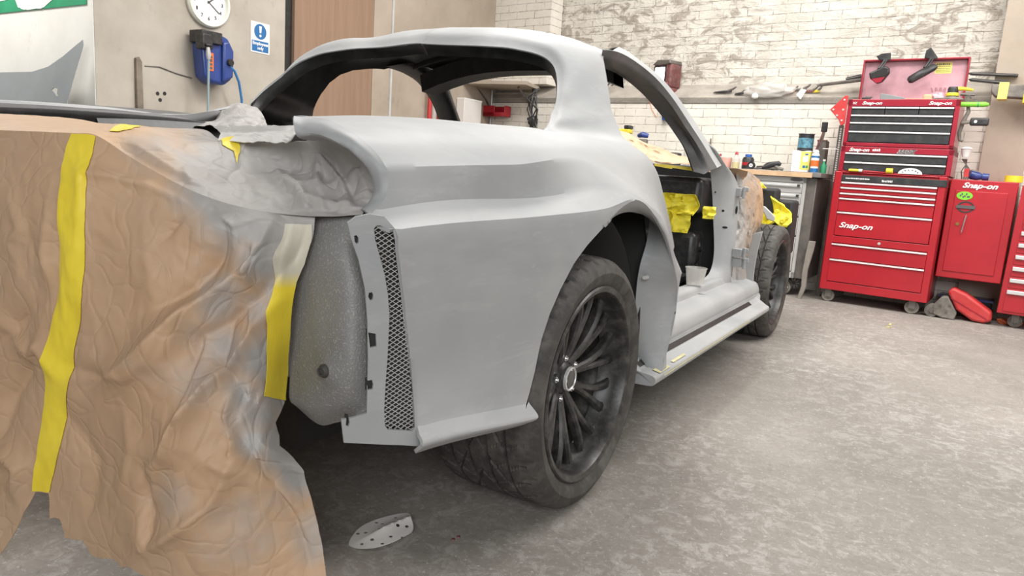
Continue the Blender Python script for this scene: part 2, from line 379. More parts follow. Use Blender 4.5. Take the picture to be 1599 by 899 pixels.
def inpoly(pts,poly):
    x,y=pts[:,0],pts[:,1]; r=np.zeros(len(pts),bool); n=len(poly); j=n-1
    for i in range(n):
        xi,yi=poly[i]; xj,yj=poly[j]
        if yi!=yj:
            c=((yi>y)!=(yj>y))&(x<(xj-xi)*(y-yi)/(yj-yi)+xi); r^=c
        j=i
    return r
def dens(poly,d,sc,closed=True):
    out=[]; n=len(poly)
    for i in range(n if closed else n-1):
        a=np.array(poly[i]); b=np.array(poly[(i+1)%n]); L=np.linalg.norm((b-a)*sc); k=max(1,int(round(L/d)))
        for t in range(k): out.append(tuple(a+(b-a)*t/k))
    if not closed: out.append(tuple(poly[-1]))
    return out
def smoothpoly(pts,it=1,closed=False):
    for _ in range(it):
        q=[]; n=len(pts)
        for i in range(n if closed else n-1):
            a=np.array(pts[i]); b=np.array(pts[(i+1)%n]); q+= [tuple(a*.75+b*.25),tuple(a*.25+b*.75)]
        if not closed: q=[tuple(pts[0])]+q+[tuple(pts[-1])]
        pts=q
    return pts
def patch(outer,holes,step,sc):
    """constrained Delaunay mesh of a uv region; returns uv array, triangles, list of boundary loops (vertex ids)"""
    sc=np.array(sc,float)
    loops=[np.array(dens(l,step,sc))*sc for l in [outer]+list(holes)]
    lo=loops[0].min(0); hi=loops[0].max(0)
    xs=np.arange(lo[0]+step/2,hi[0],step); ys=np.arange(lo[1]+step/2,hi[1],step*.87)
    gx,gy=np.meshgrid(xs,ys); gx=gx+(np.arange(len(ys))%2)[:,None]*step*.5; g=np.stack([gx.ravel(),gy.ravel()],1)
    ok=inpoly(g,loops[0])
    for h in loops[1:]: ok&=~inpoly(g,h)
    g=g[ok]; allb=np.concatenate(loops)
    keep=np.ones(len(g),bool)
    for c in range(0,len(allb),200): 
        d=((g[:,None,:]-allb[None,c:c+200,:])**2).sum(2).min(1); keep&=d>(step*.45)**2
    g=g[keep]; pts=np.concatenate([allb,g]); edges=[]; o=0
    for l in loops:
        n=len(l); edges+=[(o+i,o+(i+1)%n) for i in range(n)]; o+=n
    r=delaunay_2d_cdt([Vector(p_) for p_ in pts.tolist()],edges,[],0,1e-7,True)
    V=np.array([tuple(v) for v in r[0]]); F=np.array([tuple(f) for f in r[2] if len(f)==3])
    c=V[F].mean(1); ok=inpoly(c,loops[0])
    for h in loops[1:]: ok&=~inpoly(c,h)
    return V/sc,F[ok]
def shell(V3,F,thick,inner_mi=0,away=None,rim_mi=0):
    """gives a triangle sheet a thickness; away: point the outside faces point towards"""
    V3=np.asarray(V3); F=np.asarray(F); e1=V3[F[:,1]]-V3[F[:,0]]; e2=V3[F[:,2]]-V3[F[:,0]]; fn=np.cross(e1,e2)
    if away is not None:
        c=V3[F].mean(1); s=np.sum(fn*(np.asarray(away)-c)); 
        if s<0: F=F[:,::-1]; fn=-fn
    vn=np.zeros_like(V3)
    for k in range(3): np.add.at(vn,F[:,k],fn)
    vn/=np.maximum(np.linalg.norm(vn,axis=1),1e-12)[:,None]
    N=len(V3); V=np.concatenate([V3,V3-vn*thick]); faces=[tuple(map(int,f)) for f in F]; mi=[0]*len(F)
    faces+=[tuple(int(x)+N for x in f[::-1]) for f in F]; mi+=[inner_mi]*len(F)
    E={}
    for f in F:
        for a,b in ((f[0],f[1]),(f[1],f[2]),(f[2],f[0])): E[(int(a),int(b))]=1
    for (a,b) in E:
        if (b,a) not in E: faces.append((b,a,a+N,b+N)); mi.append(rim_mi)
    return V,faces,mi
def shellobj(name,V,faces,mi,ms,parent=None,sharp=40,spray=None):
    o=obj(name,(V,faces),ms,parent,True,sharp)
    o.data.polygons.foreach_set('material_index',mi)
    if spray is not None:
        a=o.data.attributes.new('spray','FLOAT','POINT'); s=np.asarray(spray,np.float32)
        if len(s)*2==len(o.data.vertices): s=np.concatenate([s,s])
        a.data.foreach_set('value',s)
    return o
def netgrid(S,nu,nv,ur=(0,1),vr=None):
    vr=vr or (0,S.n-1); U,V=np.meshgrid(np.linspace(*ur,nu),np.linspace(*vr,nv)); Q=S.ev(U.ravel(),V.ravel()); F=[]
    for j in range(nv-1):
        for i in range(nu-1):
            a=j*nu+i; F+=[(a,a+1,a+nu+1),(a,a+nu+1,a+nu)]
    return Q,np.array(F)
def mir(V): V=np.array(V,float); V[:,0]*=-1; return V
def noi(p_,s,seed=0):
    return np.array([noise.noise(Vector((float(a)*s+seed,float(b)*s-seed*1.7,float(c)*s+seed*.6))) for a,b,c in p_])
def crumple(Q,amp,scale,seed=0,stretch=(1,1,1),oct=3):
    """sharp folded creases, like paper that has been crushed and flattened"""
    q=Q*np.array(stretch); w=np.stack([noi(q,scale*.6,seed+11),noi(q,scale*.6,seed+23),noi(q,scale*.6,seed+37)],1)*.35/scale*2
    h=np.zeros(len(Q)); a=1.
    for k in range(oct):
        n=noi(q+w,scale*(1.9**k),seed+k*5.3); h+=a*(1-np.abs(n)*3.2); a*=.5
    return h*amp

# ================================================================== ROOM
def wallbox(bm,s0,s1,t0,t1,z0,z1):
    """box in back-wall coordinates (s along, t towards the room)"""
    return bx(bm,s0,s1,-t1,-t0,z0,z1)
def wobj(name,bm,m,**k):
    o=struct(name,bm,m,smooth=False,**k); o.location=tuple(WO); o.rotation_euler=(0,0,-WA); return o
struct('floor',box(-8,6,-4,7,-.05,0),'concrete',smooth=False)
wobj('wall_back',wallbox(B(),-4.3,3.6,-.35,0,0,1.655),'whitewashed_brick')
wobj('wall_back_upper',wallbox(B(),-4.3,3.6,-.45,-.22,1.65,3.6),'flaking_brick')
# sloping cement fillet on the ledge between the thick lower wall and the thinner upper wall
led=prism(B(),[(-.0,1.655),(.22,1.80),(.222,1.86),(.30,1.86),(.30,1.60),(-.0,1.60)],-4.25,3.6,'YZ')
wobj('trim_1',led,'dusty_ledge')
wobj('trim_2',wallbox(B(),-4.15,3.6,-.05,.006,1.600,1.606),'steel_dark')
wobj('trim_3',wallbox(B(),-4.30,-3.44,-.2,.02,1.80,3.6),'whitewashed_brick')       # brick pier on the ledge
wobj('trim_4',wallbox(B(),.60,.88,-.1,.055,0,3.6),'beige_board')                       # painted pilaster at the right
FX=-2.93
struct('wall_left',box(FX-.2,FX,.86,5.45,0,3.6),'painted_board',smooth=False)
struct('wall_left_front',box(-6.5,FX-.004,.855,.90,0,3.6),'white_board',smooth=False)
def fy(px,py): q=P(px,py,X=FX); return q[1],q[2]
y0,_=fy(455,60); y1,_=fy(578,60)
d=struct('door_1',box(FX,FX+.035,y0,y1,0,3.4),'brown_board',smooth=False)
ya,_=fy(445,60); struct('dark_gap_strip',box(FX,FX+.006,ya,y0-.003,0,3.4),'black_paint',smooth=False)  # flat black strip painting the dark of the gap beside the door
struct('trim_6',box(FX,FX+.03,y1+.01,5.35,0,3.6),'beige_board',smooth=False)
yb,_=fy(606,110); struct('trim_7',box(FX+.03,FX+.042,yb-.012,yb+.012,0,3.4),'white_strip',smooth=False)

# ================================================================== CAR
car=thing('car','grey primered two-door coupe body stripped of doors, glass and bumpers','car',(0,0,0))
# ---- body side and roof as one skin: rows run front-rear (u = Y), v goes from roof centre to skirt
R=[]
R.append([(0,-.9,1.0),(0,-.3,1.15),(0,.34,1.270),(0,.41,1.330),(0,.50,1.368),(0,.80,1.392),(0,1.1,1.375),(0,1.35,1.33)])
R.append([(.25,-.9,1.0),(.25,-.3,1.13),(.25,.35,1.262),(.25,.43,1.325),(.25,.52,1.360),(.25,.80,1.384),(.25,1.1,1.367),(.25,1.3,1.32)])
R.append([(.42,-.9,1.0),(.42,-.3,1.1),(.41,.36,1.20),(.40,.46,1.285),(.40,.56,1.338),(.40,.80,1.362),(.40,1.1,1.350),(.40,1.3,1.31)])
R.append([(.52,-.9,.99),(.52,-.3,1.06),(.51,.37,1.14),(.485,.46,1.225),(.478,.56,1.302),(.482,.80,1.338),(.482,1.1,1.322),(.482,1.3,1.29)])
R.append([(.56,-.9,.98),(.56,-.3,1.03),(.555,.34,1.10),(.552,.46,1.17),(.545,.56,1.245),(.547,.80,1.292),(.55,1.1,1.285),(.55,1.3,1.25)])
R.append([(.59,-.9,.97),(.58,-.3,1.01),(.575,.32,1.07),(.592,.46,1.11),(.605,.60,1.16),(.61,.80,1.2),(.62,1.1,1.2),(.62,1.3,1.2)])
R.append([(.61,-.9,.96),(.60,-.3,1.0),(.598,.22,1.03),(.622,.40,1.055),(.65,.60,1.085),(.66,.80,1.1),(.67,1.1,1.1),(.67,1.3,1.1)])
R.append([(.66,-.9,.943),(.658,-.78,.948),(.64,-.60,.965),(.63,-.41,.978),(.62,-.11,.99),(.62,.2,1.004),(.65,.38,1.010),(.70,.56,1.018),(.73,.7,1.02)])
R.append([(.73,-.9,.932),(.715,-.6,.952),(.705,-.2,.972),(.70,.1,.986),(.71,.3,.988),(.76,.47,.982),(.785,.6,.975),(.80,.7,.965)])
R.append([(.795,-.9,.908),(.79,-.6,.925),(.79,-.2,.942),(.785,.1,.953),(.80,.3,.944),(.825,.5,.925),(.835,.6,.905),(.84,.7,.88)])
R.append([(.838,-.9,.862),(.84,-.745,.869),(.848,-.583,.878),(.85,-.353,.889),(.845,.069,.908),(.885,.26,.860),(.875,.45,.84),(.865,.6,.81),(.86,.7,.77)])
R.append([(.838,-.9,.788),(.845,-.783,.796),(.852,-.66,.809),(.862,-.18,.823),(.895,0,.845),(.932,.13,.838),(.942,.3,.793),(.915,.5,.74),(.885,.62,.70),(.87,.7,.66)])
R.append([(.895,-.9,.762),(.90,-.77,.772),(.92,-.316,.785),(.948,-.05,.800),(.953,.128,.822),(.952,.3,.768),(.950,.45,.70),(.945,.57,.60),(.92,.7,.57)])
R.append([(.893,-.9,.65),(.90,-.7,.65),(.928,-.3,.66),(.953,0,.68),(.955,.3,.66),(.95,.57,.546),(.92,.7,.5)])
R.append([(.885,-.9,.50),(.89,-.7,.50),(.925,-.3,.51),(.948,0,.50),(.95,.3,.46),(.95,.57,.42),(.92,.7,.4)])
R.append([(.897,-.9,.430),(.90,-.707,.419),(.928,-.33,.375),(.935,0,.34),(.94,.5,.32),(.93,.7,.31)])
R.append([(.925,-.9,.405),(.928,-.71,.395),(.958,-.38,.355),(.95,0,.30),(.95,.5,.25),(.94,.7,.25)])
R.append([(.90,-.9,.378),(.905,-.71,.370),(.935,-.38,.335),(.93,0,.28),(.93,.5,.235),(.92,.7,.235)])
body=Surf(R,crease=(10,11,12,15),byY=True)
EL=[(0,.38,float(crom(R_1:=np.array(R[0])[:,1],np.array(R[0]),[.38])[0][2]))]
for x,y,X in [(590,68.5,-.25),(522,74,-.41),(480,84,-.52),(447,102,-.58),(418,125,-.615),(393,148,-.63),(376,165,-.625)]:
    q=P(x,y,X=X); EL.append((-q[0],q[1],q[2]))
RL=[]
for k,r in enumerate(R):
    if k==0 or k>7: RL.append(r); continue
    ex_,ey,ez_=EL[k]
    if k==7: RL.append([p_ for p_ in r if p_[1]<ey-.1]+[(ex_,ey,ez_)]+[p_ for p_ in r if p_[1]>ey+.15]); continue
    q=[(ex_-.0,ey-.3,ez_-.14),(ex_,ey,ez_)]
    if k<4: q.append((ex_+.0,ey+.07,ez_+.045))
    elif k==4: q.append((ex_+.004,ey+.08,ez_+.040))
    q+=[(x+(.03 if k in (3,4,5,6) and y<.7 else 0),y,z) for x,y,z in r if y>max(ey+.17,.55)]
    RL.append(q)
bodyL=Surf(RL,crease=(10,11,12,15),byY=True)
UR=(-.95,.80)
def bi(pts,vr,sgn=1,ur=UR): return body.inv(pts,ur,160,vr,sgn)
ct_a,ct_b=bi([(459,181),(478,181.5)],(6.6,8.6))
# tail-lamp lip, outer curve
c_out_px=[(496,184),(520,190),(538,200),(556,210),(569,222),(584,234),(596,249),(603,262),(606,276),(607,290),(604,303),(598,315),(589,325),(577,334)]
c_out=smoothpoly(bi(c_out_px,(7,11.3)),2)
# crisp rear corner from the ledge down to the skirt
cor_px=[(617,357),(622,390),(628,440),(634,495),(640,550),(646,610),(652,665)]
cor=bi(cor_px,(11.9,15.2)); 
rearY=[body.raw(*[[x] for x in c])[0] for c in cor]
_sr=bi([(655,678),(660,696)],(15,16.4)); skirt_rear=[_sr[0],_sr[1],(_sr[1][0]+.004,16.6),(_sr[1][0]+.01,17.0)]
skirt_front=[(-.375,17.0),(-.362,16.5),(-.352,15.9),(-.345,15.0)]
arch=bi([(821,639),(827,612),(835,580),(845,532),(859,489),(875,452),(896,412),(917,383),(944,353)],(11.5,15.6))
flare_px=[(961,332),(977,319),(993,313),(1010,321),(1025,341),(1040,371),(1051,408),(1058,444)]
flare=smoothpoly(bi(flare_px,(11.2,14.2)),1)
# door edge from the flare up the jamb to the roof
door_px=[(1053,385),(1049,362),(1042,330),(1035,300),(1024,264),(1010,243),(990,229),(978,218),(966,198),(955,172),(950,140),(945,108),(942,92),(943,79)]
dedge=bi(door_px,(2.5,12.5),ur=(.3,1.1))
roofr=bi([(955,78),(975,85),(991,95),(1008,106)],(2.5,4.6),ur=(.6,1.3))
rw_px=[(852,202),(861,182),(868,160),(871,140),(872,118),(869,102),(862,91),(850,82),(830,75),(800,69),(760,67),(720,65.5)]
rw=smoothpoly(bi(rw_px,(0,6.9),ur=(0,.8))+[(.380,0.)],2)
outer=[ct_a]+[(u,7.0) for u in (-.6,-.4,-.2,0,.1)]+[rw[0]]+rw[1:]
mid_u=[p_ for p_ in outer if True]
# close the header towards the centre line at the same distance as its last traced point
outer+=[(.6,0),(.9,0),(1.12,0),(1.13,1.0),(1.145,2.0),(1.17,3.0)]
outer+=roofr[::-1]+dedge[::-1]
outer+=[(.66,13.0),(.66,17.0),(.50,17.0)]
# arch hole as part of the outline: bottom front of the flare -> crease -> arch -> skirt
crz=bi([(1056,482),(1048,522),(1036,568),(1024,596)],(12,17.2))
FL=[(a,b) for a,b in flare]
outer_l=outer[:-3]+[(.605,13.3),(.592,14.0),(.575,14.8),(.557,15.6),(.535,16.4),(.50,17.0),crz[3]]+crz[:3][::-1]+FL[::-1]+arch[::-1]
outer_l+=skirt_front[::-1]+skirt_rear[::-1]+cor[::-1]+[(-.79,11.9),(-.80,11.5),(-.79,11.2)]+c_out[::-1]+[ct_b]
outer_l=[tuple(map(float,p_)) for p_ in outer_l]
rwL=[(EL[0][1]+float(crom(np.arange(8.),np.array([[0,e_[1],0] for e_ in EL]),[v_])[0][1])-EL[0][1],v_) for v_ in np.linspace(7,0,43)]
def body_post(Q,u,v,rw=rw):
    """turned-in bead round the rear window opening"""
    w=np.stack([np.asarray(u),np.asarray(v)*.08],1); pl=[(a,b*.08) for a,b in rw]+[]
    best=np.full(len(w),9.)
    for i in range(len(pl)-1):
        a=np.array(pl[i]); b=np.array(pl[i+1]); d_=b-a; t=np.clip(((w-a)@d_)/max(d_@d_,1e-9),0,1); best=np.minimum(best,np.linalg.norm(w-(a+t[:,None]*d_),axis=1))
    k=np.clip(1-best/.040,0,1); k=k*k*(3-2*k)
    return Q+np.outer(k,[-.008,.008,-.010])
body.post=body_post; bodyL.post=lambda Q,u,v: body_post(Q,u,v,rwL)
uv,F=patch(outer_l,[],.013,(1,.08))
V=body.ev(uv[:,0],uv[:,1])
hx=V.copy(); hx[:,0]=0; hx[:,2]=.4
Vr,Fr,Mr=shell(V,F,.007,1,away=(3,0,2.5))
# the far side has its own window outline (traced separately)
dl=bodyL.inv([(598,107),(572,106),(550,108),(530,115),(513,128),(500,145),(490,165),(486,180)],(.3,1.3),160,(2.6,7.2),-1)
outL=[p_ for p_ in outer_l if p_ not in [tuple(map(float,q)) for q in rw]]
j0=next(i for i,p_ in enumerate(outL) if p_==(.1,7.0)); outL=outL[:j0-1]+[tuple(map(float,q)) for q in rwL]+outL[j0+1:]
i0=outL.index((1.17,3.0)); i1=outL.index(tuple(map(float,dedge[3])))
outL=outL[:i0+1]+[(1.05,3.1)]+[tuple(map(float,q)) for q in dl]+outL[i1:]
uvL,FLm=patch(outL,[],.013,(1,.08)); VL=bodyL.ev(uvL[:,0],uvL[:,1])
Vl,Fl,Ml=shell(mir(VL),FLm[:,::-1],.007,1,away=(-3,0,2.5))
n=len(Vr); VV=np.concatenate([Vr,Vl]); FF=list(Fr)+[tuple(i+n for i in f) for f in Fl]
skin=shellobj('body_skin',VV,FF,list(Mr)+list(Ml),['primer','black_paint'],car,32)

def resamp(c,n):
    c=np.array(c,float); L=np.r_[0,np.cumsum(np.linalg.norm(np.diff(c,axis=0),axis=1))]; return crom(L/L[-1]+np.arange(len(L))*1e-9,c,np.linspace(0,1,n))
def strip(name,curves,ms,thick,nu=60,nv=8,crease=(),away=(3,-1,2),mirror=True,inner=1,sharp=40,parent=car,warp=None):
    S=Surf(curves,crease); Q,F=netgrid(S,nu,nv)
    if warp: Q=warp(Q)
    V1,F1,M1=shell(Q,F,thick,inner,away=away)
    r=shellobj(name,V1,F1,M1,ms,parent,sharp)
    if mirror:
        V2,F2,M2=shell(mir(Q),F[:,::-1],thick,inner,away=(-away[0],away[1],away[2])); shellobj(name,V2,F2,M2,ms,parent,sharp)
    return r
def ev_px(pts,vr,**k): return [body.raw([a],[b])[0] for a,b in bi(pts,vr,**k)]

# ---- rounded return around the tail-lamp cut-out
co=[body.raw([a],[b])[0] for a,b in [(-.86,7.9)]]+[body.raw([a],[b])[0] for a,b in c_out]+[body.raw([-.80],[11.5])[0]]
corner=P(459,181,X=.66)
lip_o=[body.raw([ct_a[0]],[ct_a[1]])[0],body.raw([ct_b[0]],[ct_b[1]])[0]]+[body.raw([a],[b])[0] for a,b in c_out]
ci_px=[(465,214),(489,211),(516,219),(530,226),(543,233),(555,243),(565,253),(573,263),(578,273),(582,284),(583,294),(582,304),(578,313),(572,320),(563,327)]
Xi=np.interp(range(15),[0,3,7,11,14],[.665,.70,.745,.77,.775])
lip_i=[P(x,y,Y=yy) for (x,y),yy in zip(ci_px,np.interp(range(15),[0,2,5,8,11,14],[-.79,-.79,-.775,-.745,-.725,-.745]))]
lip_o=list(resamp(lip_o,40)); lip_i=list(resamp(lip_i,40))
lip_m=[(np.array(a)*.5+np.array(b)*.5)+np.array([.006,-.010,.004]) for a,b in zip(lip_o,lip_i)]
lip_d=[np.array(b)+np.array([-.015,.05,-.004]) for b in lip_i]
strip('tail_lamp_surround',[lip_o,lip_m,lip_i,lip_d],['primer','black_paint'],.004,90,16,away=(2,-4,1))

# ---- return face at the front of the wheel arch
fo=[body.raw([a],[b])[0] for a,b in [arch[-1]]+flare+crz]
fi_px=[(944,353),(957,340),(970,333),(985,331),(1000,335),(1014,346),(1008,385),(998,420),(993,463),(992,505),(992,545),(992,572),(993,591)]
fx=np.interp(range(13),[0,3,5,8,12],[.945,.915,.88,.85,.85])
fi=[P(x,y,X=xx) for (x,y),xx in zip(fi_px,fx)]
# resample both curves to the same count
fo=resamp(fo,14); fi=resamp(fi,14); fm=(fo+fi)/2+np.array([.004,-.012,.0])
strip('arch_return',[fo,fm,fi],['primer','black_paint'],.004,70,12,away=(2,-3,.5))
fb=strip('arch_fastener',[fo[:2],fo[:2]],['sealer_grey','sealer_grey'],.001,2,2) if False else None
fp=P(1008,433,X=.885); obj('push_rivet',cyl(B(),fp+np.array([0,-.012,0]),fp+np.array([0,.01,0]),.006,.008,14),'white_strip',car)

# ---- flange and grille corner: slanted plane from the crisp corner to the left
A0=np.array(body.raw([cor[0][0]],[cor[0][1]])[0]); B0=np.array(body.raw([cor[-1][0]],[cor[-1][1]])[0]); C0=P(575,560,Y=-.795)
nn=np.cross(B0-A0,C0-A0); nn/=np.linalg.norm(nn)
if nn@np.array([.3,-1,0])<0: nn=-nn
ex=np.cross(np.array([0,0,1.]),nn); ex/=np.linalg.norm(ex); ez=np.cross(nn,ex)
def plane_uv(pts,off=0.):
    out=[]
    for x,y in pts:
        d=ray(x,y); k=((A0+nn*off-CAM)@nn)/(d@nn); q=CAM+d*k-A0; out.append((q@ex,q@ez))
    return out
g_out=[(600,338),(617,357)]+cor_px[1:]+[(656,680),(660,697),(630,695),(600,694),(537,691),(533,655),(551,652),(573,645),(575,560),(574,500),(570,450),(560,405),(548,372),(543,348),(556,338),(577,334)]
grille_px=[(584,357),(588,352),(594,352),(614,361),(618,378),(621,400),(625,430),(630,462),(634,489),(638,530),(641,560),(645,610),(647,640),(648,668),(644,673),(606,671),(601,664),(600,640),(602,600),(605,560),(607,520),(608,490),(606,462),(601,430),(593,400),(586,375)]
slots=[[(553,368),(557,367),(560,372),(560,379),(557,381),(554,377)],[(576,457),(581,456),(583,461),(582,468),(578,469),(575,463)],[(575,519),(587,521),(588,541),(578,543)],[(574,594),(581,593),(583,600),(582,608),(574,609)],[(541,651),(545,652),(546,661),(544,666),(540,664)]]
uvp,Fp=patch(plane_uv(g_out),[plane_uv(grille_px)]+[plane_uv(s) for s in slots],.012,(1,1))
V=A0+uvp[:,:1]*ex+uvp[:,1:]*ez
Vr,Fr,Mr=shell(V,Fp,.005,1,away=V.mean(0)+nn*3); Vl,Fl,Ml=shell(mir(V),Fp[:,::-1],.005,1,away=mir([V.mean(0)+nn*3])[0])
gp=shellobj('corner_panel',Vr,Fr,Mr,['primer','black_paint'],car,30); shellobj('corner_panel',Vl,Fl,Ml,['primer','black_paint'],car,30)
# expanded-metal mesh behind the opening
gp_uv=np.array(plane_uv(grille_px)); lo=gp_uv.min(0)-.004; hi=gp_uv.max(0)+.004
gb=B(); wh=.0086; ww=.0128; cw=.0006
def inside(a): return inpoly(np.array([a]),[tuple(x) for x in gp_uv*np.array([1.0,1.0])])[0]
for sgn in (1,-1):
    k0=int((lo[1]-hi[0])/wh)-40; 
    sl=wh/ww*sgn
    for k in range(-90,90):
        c=k*wh*1.0; run=None; xs=np.linspace(lo[0],hi[0],22)
        for i in range(21):
            xa,xb=xs[i],xs[i+1]; za,zb=c+sl*xa+(lo[1]+hi[1])/2,c+sl*xb+(lo[1]+hi[1])/2
            ctr=((xa+xb)/2,(za+zb)/2)
            if ctr[1]<lo[1] or ctr[1]>hi[1]: continue
            cc=(gp_uv.mean(0)); 
            if not inside(ctr): continue
            p0=A0+xa*ex+za*ez-nn*.006; p1=A0+xb*ex+zb*ez-nn*.006
            up=ez*cw; vs=[gb.verts.new(tuple(q)) for q in (p0-up,p1-up,p1+up,p0+up)]; gb.faces.new(vs)
            vs=[gb.verts.new(tuple(q)) for q in (p0+up,p1+up,p1+up-nn*.0018,p0+up-nn*.0018)]; gb.faces.new(vs)
obj('mesh_grille',gb,'steel',car,smooth=False)
bk=B(); poly3(bk,[A0+a*ex+b*ez-nn*.014 for a,b in [tuple(x) for x in gp_uv+[.003,0]]],-nn*.004); obj('mesh_dark_plate',bk,'matt_black',car,smooth=False)  # black plate standing in for the dark space behind the mesh

for sl_ in slots[:]:
    su=np.array(plane_uv(sl_)); su=(su-su.mean(0))*1.25+su.mean(0); b=B(); poly3(b,[A0+a*ex+b_*ez-nn*.007 for a,b_ in su],-nn*.003); obj('slot_dark_plate',b,'matt_black',gp,smooth=False)  # added black plates so the slots look dark inside
# ---- dark stone-chipped inner panel with a rubber grommet
S4=Surf([[P(488,333,Y=-.775),P(515,331,Y=-.77),P(540,330,Y=-.765),P(564,332,Y=-.755)],
         [P(478,395,Y=-.785),P(510,395,Y=-.795),P(540,395,Y=-.79),P(576,400,Y=-.755)],
         [P(462,440,Y=-.785),P(500,445,Y=-.80),P(545,450,Y=-.80),P(586,450,Y=-.755)],
         [P(455,500,Y=-.785),P(500,505,Y=-.805),P(545,508,Y=-.805),P(588,510,Y=-.76)],
         [P(453,580,Y=-.785),P(500,580,Y=-.81),P(545,580,Y=-.81),P(588,580,Y=-.76)],
         [P(452,622,Y=-.780),P(490,636,Y=-.80),P(535,632,Y=-.80),P(585,630,Y=-.76)],
         [P(462,634,Y=-.775),P(497,662,Y=-.77),P(524,660,Y=-.77),P(574,644,Y=-.780)]])
Q,F=netgrid(S4,46,70)
gq=P(513,577,Y=-.812); d=np.linalg.norm(Q-gq,axis=1); Q=Q+np.outer(np.exp(-(d/.026)**2)*.010,[.2,-1,0])
V1,F1,M1=shell(Q,F,.005,1,away=(1,-4,0)); V2,F2,M2=shell(mir(Q),F[:,::-1],.005,1,away=(-1,-4,0))
ip=shellobj('rear_inner_panel',V1,F1,M1,['stonechip','black_paint'],car,30); shellobj('rear_inner_panel',V2,F2,M2,['stonechip','black_paint'],car,30)
gr=obj('rubber_grommet',lathe(B(),[(0,-.003),(.006,-.003),(.006,-.006),(.0085,-.007),(.010,-.003),(.012,0),(.012,.006)],(gq[0],gq[1]-.012,gq[2]),'Y',24),'rubber',ip)

# ---- door-frame channel and windscreen pillar
c0=[(966,73,.505),(980,80,.512),(1007,100,.53),(1028,117,.545),(1049,140,.56),(1071,169,.59),(1098,210,.64),(1127,258,.70)]
c1=[(942,78,.545),(956,79,.555),(972,84,.553),(991,95,.557),(1012,111,.565),(1031,129,.578),(1054,158,.60),(1075,190,.63),(1096,222,.675),(1120,262,.73)]
c2=[(940,90,.53),(954,93,.54),(970,98,.54),(988,108,.545),(1008,122,.55),(1028,142,.565),(1049,167,.59),(1069,198,.62),(1089,228,.665),(1109,266,.715)]
c3=[(943,103,.50),(955,107,.505),(968,113,.505),(985,121,.51),(1007,137,.52),(1028,157,.535),(1049,182,.56),(1071,212,.60),(1087,238,.645),(1100,272,.70)]
cc=[[P(x,y,X=X) for x,y,X in c] for c in (c0,c1,c2,c3)]
c4=[p_+np.array([-.05,-.02,.01]) for p_ in cc[3]]
strip('windscreen_pillar',[cc[0],cc[1][1:]],['primer','black_paint'],.006,60,5,away=(3,-1,2),mirror=False)
strip('door_frame_channel',[cc[1],cc[2],cc[3],c4],['sealer_grey','black_paint'],.004,60,14,away=(3,-1,0),crease=(1,2),mirror=False)
# inner side of the pillars and the front header, black
cin=[p_+np.array([-.06,.03,-.005]) for p_ in cc[0]]
strip('pillar_inner',[cc[0],cin,c4],['black_paint','black_paint'],.004,60,5,away=(-3,1,0),mirror=False)
fa=[P(x,y,X=X) for x,y,X in [(600,104,-.545),(622,110,-.555),(641,118,-.57),(663,133,-.60),(682,160,-.635),(693,187,-.675),(700,215,-.70),(706,246,-.72)]]
fb_=[P(x,y,X=X) for x,y,X in [(650,96,-.50),(675,105,-.505),(692,116,-.52),(698,130,-.55),(707,156,-.59),(717,185,-.63),(726,212,-.66),(737,242,-.69)]]
strip('far_windscreen_pillar',[[q+np.array([-.04,0,.01]) for q in fa],fa,[(a+b)/2+np.array([.03,-.01,0]) for a,b in zip(fa,fb_)],fb_,[q+np.array([-.03,.04,.01]) for q in fb_]],['black_paint','black_paint'],.004,50,16,away=(4,-3,0),mirror=False)
hb=B()
for x0,x1 in zip(np.linspace(-.53,.44,13)[:-1],np.linspace(-.53,.44,13)[1:]):
    zz=lambda x:1.355-.10*(abs(x)/.53)**2.6
    yy=lambda x:1.20-.06*(x/.53)**2
    a=[(x0,yy(x0)-.10,zz(x0)+.028),(x0,yy(x0),zz(x0)+.02),(x0,yy(x0)+.03,zz(x0)-.05),(x0,yy(x0)-.08,zz(x0)-.045)]
    b=[(x1,yy(x1)-.10,zz(x1)+.028),(x1,yy(x1),zz(x1)+.02),(x1,yy(x1)+.03,zz(x1)-.05),(x1,yy(x1)-.08,zz(x1)-.045)]
    va=[hb.verts.new(q) for q in a]; vb=[hb.verts.new(q) for q in b]
    for i in range(4): hb.faces.new((va[i],va[(i+1)%4],vb[(i+1)%4],vb[i]))
bmesh.ops.remove_doubles(hb,verts=hb.verts,dist=1e-5); bmesh.ops.recalc_face_normals(hb,faces=hb.faces)
obj('front_header',hb,'black_paint',car)
rb=B()
for yb_ in (.62,.9):
    tube(rb,[(x,yb_,1.372-.06*(abs(x)/.45)**2.2-.012) for x in np.linspace(-.45,.45,11)],.022,6,flat=.35)
obj('roof_bow',rb,'sealer_grey',car)
# weatherstrip flange round the rear window, inside edge of the opening
for S_,w_,sg in ((body,rw,1),(bodyL,rwL,-1)):
    rwp=[S_.ev([a],[b])[0]+np.array([-.003,.002,-.004]) for a,b in ([(-.45,7.0),(-.3,7.0),(-.15,7.0),(0,7.0)]+([(.12,7.0)] if sg>0 else [])+w_)]; rwp=resamp(rwp,70)
    inn=[q+np.array([-.010 if q[0]>.3 else 0,.018,-.014]) for q in rwp]; inn2=[q+np.array([-.012 if q[0]>.3 else 0,.03,-.03]) for q in rwp]
    for l in (rwp,inn,inn2): l[-1][0]=0
    cs=[rwp,inn,inn2]
    if sg<0: cs=[[np.array([-q[0],q[1],q[2]]) for q in l] for l in cs]
    strip('rear_window_flange',cs,['black_paint','black_paint'],.003,90,8,away=(-1*sg,-3,3),mirror=False)
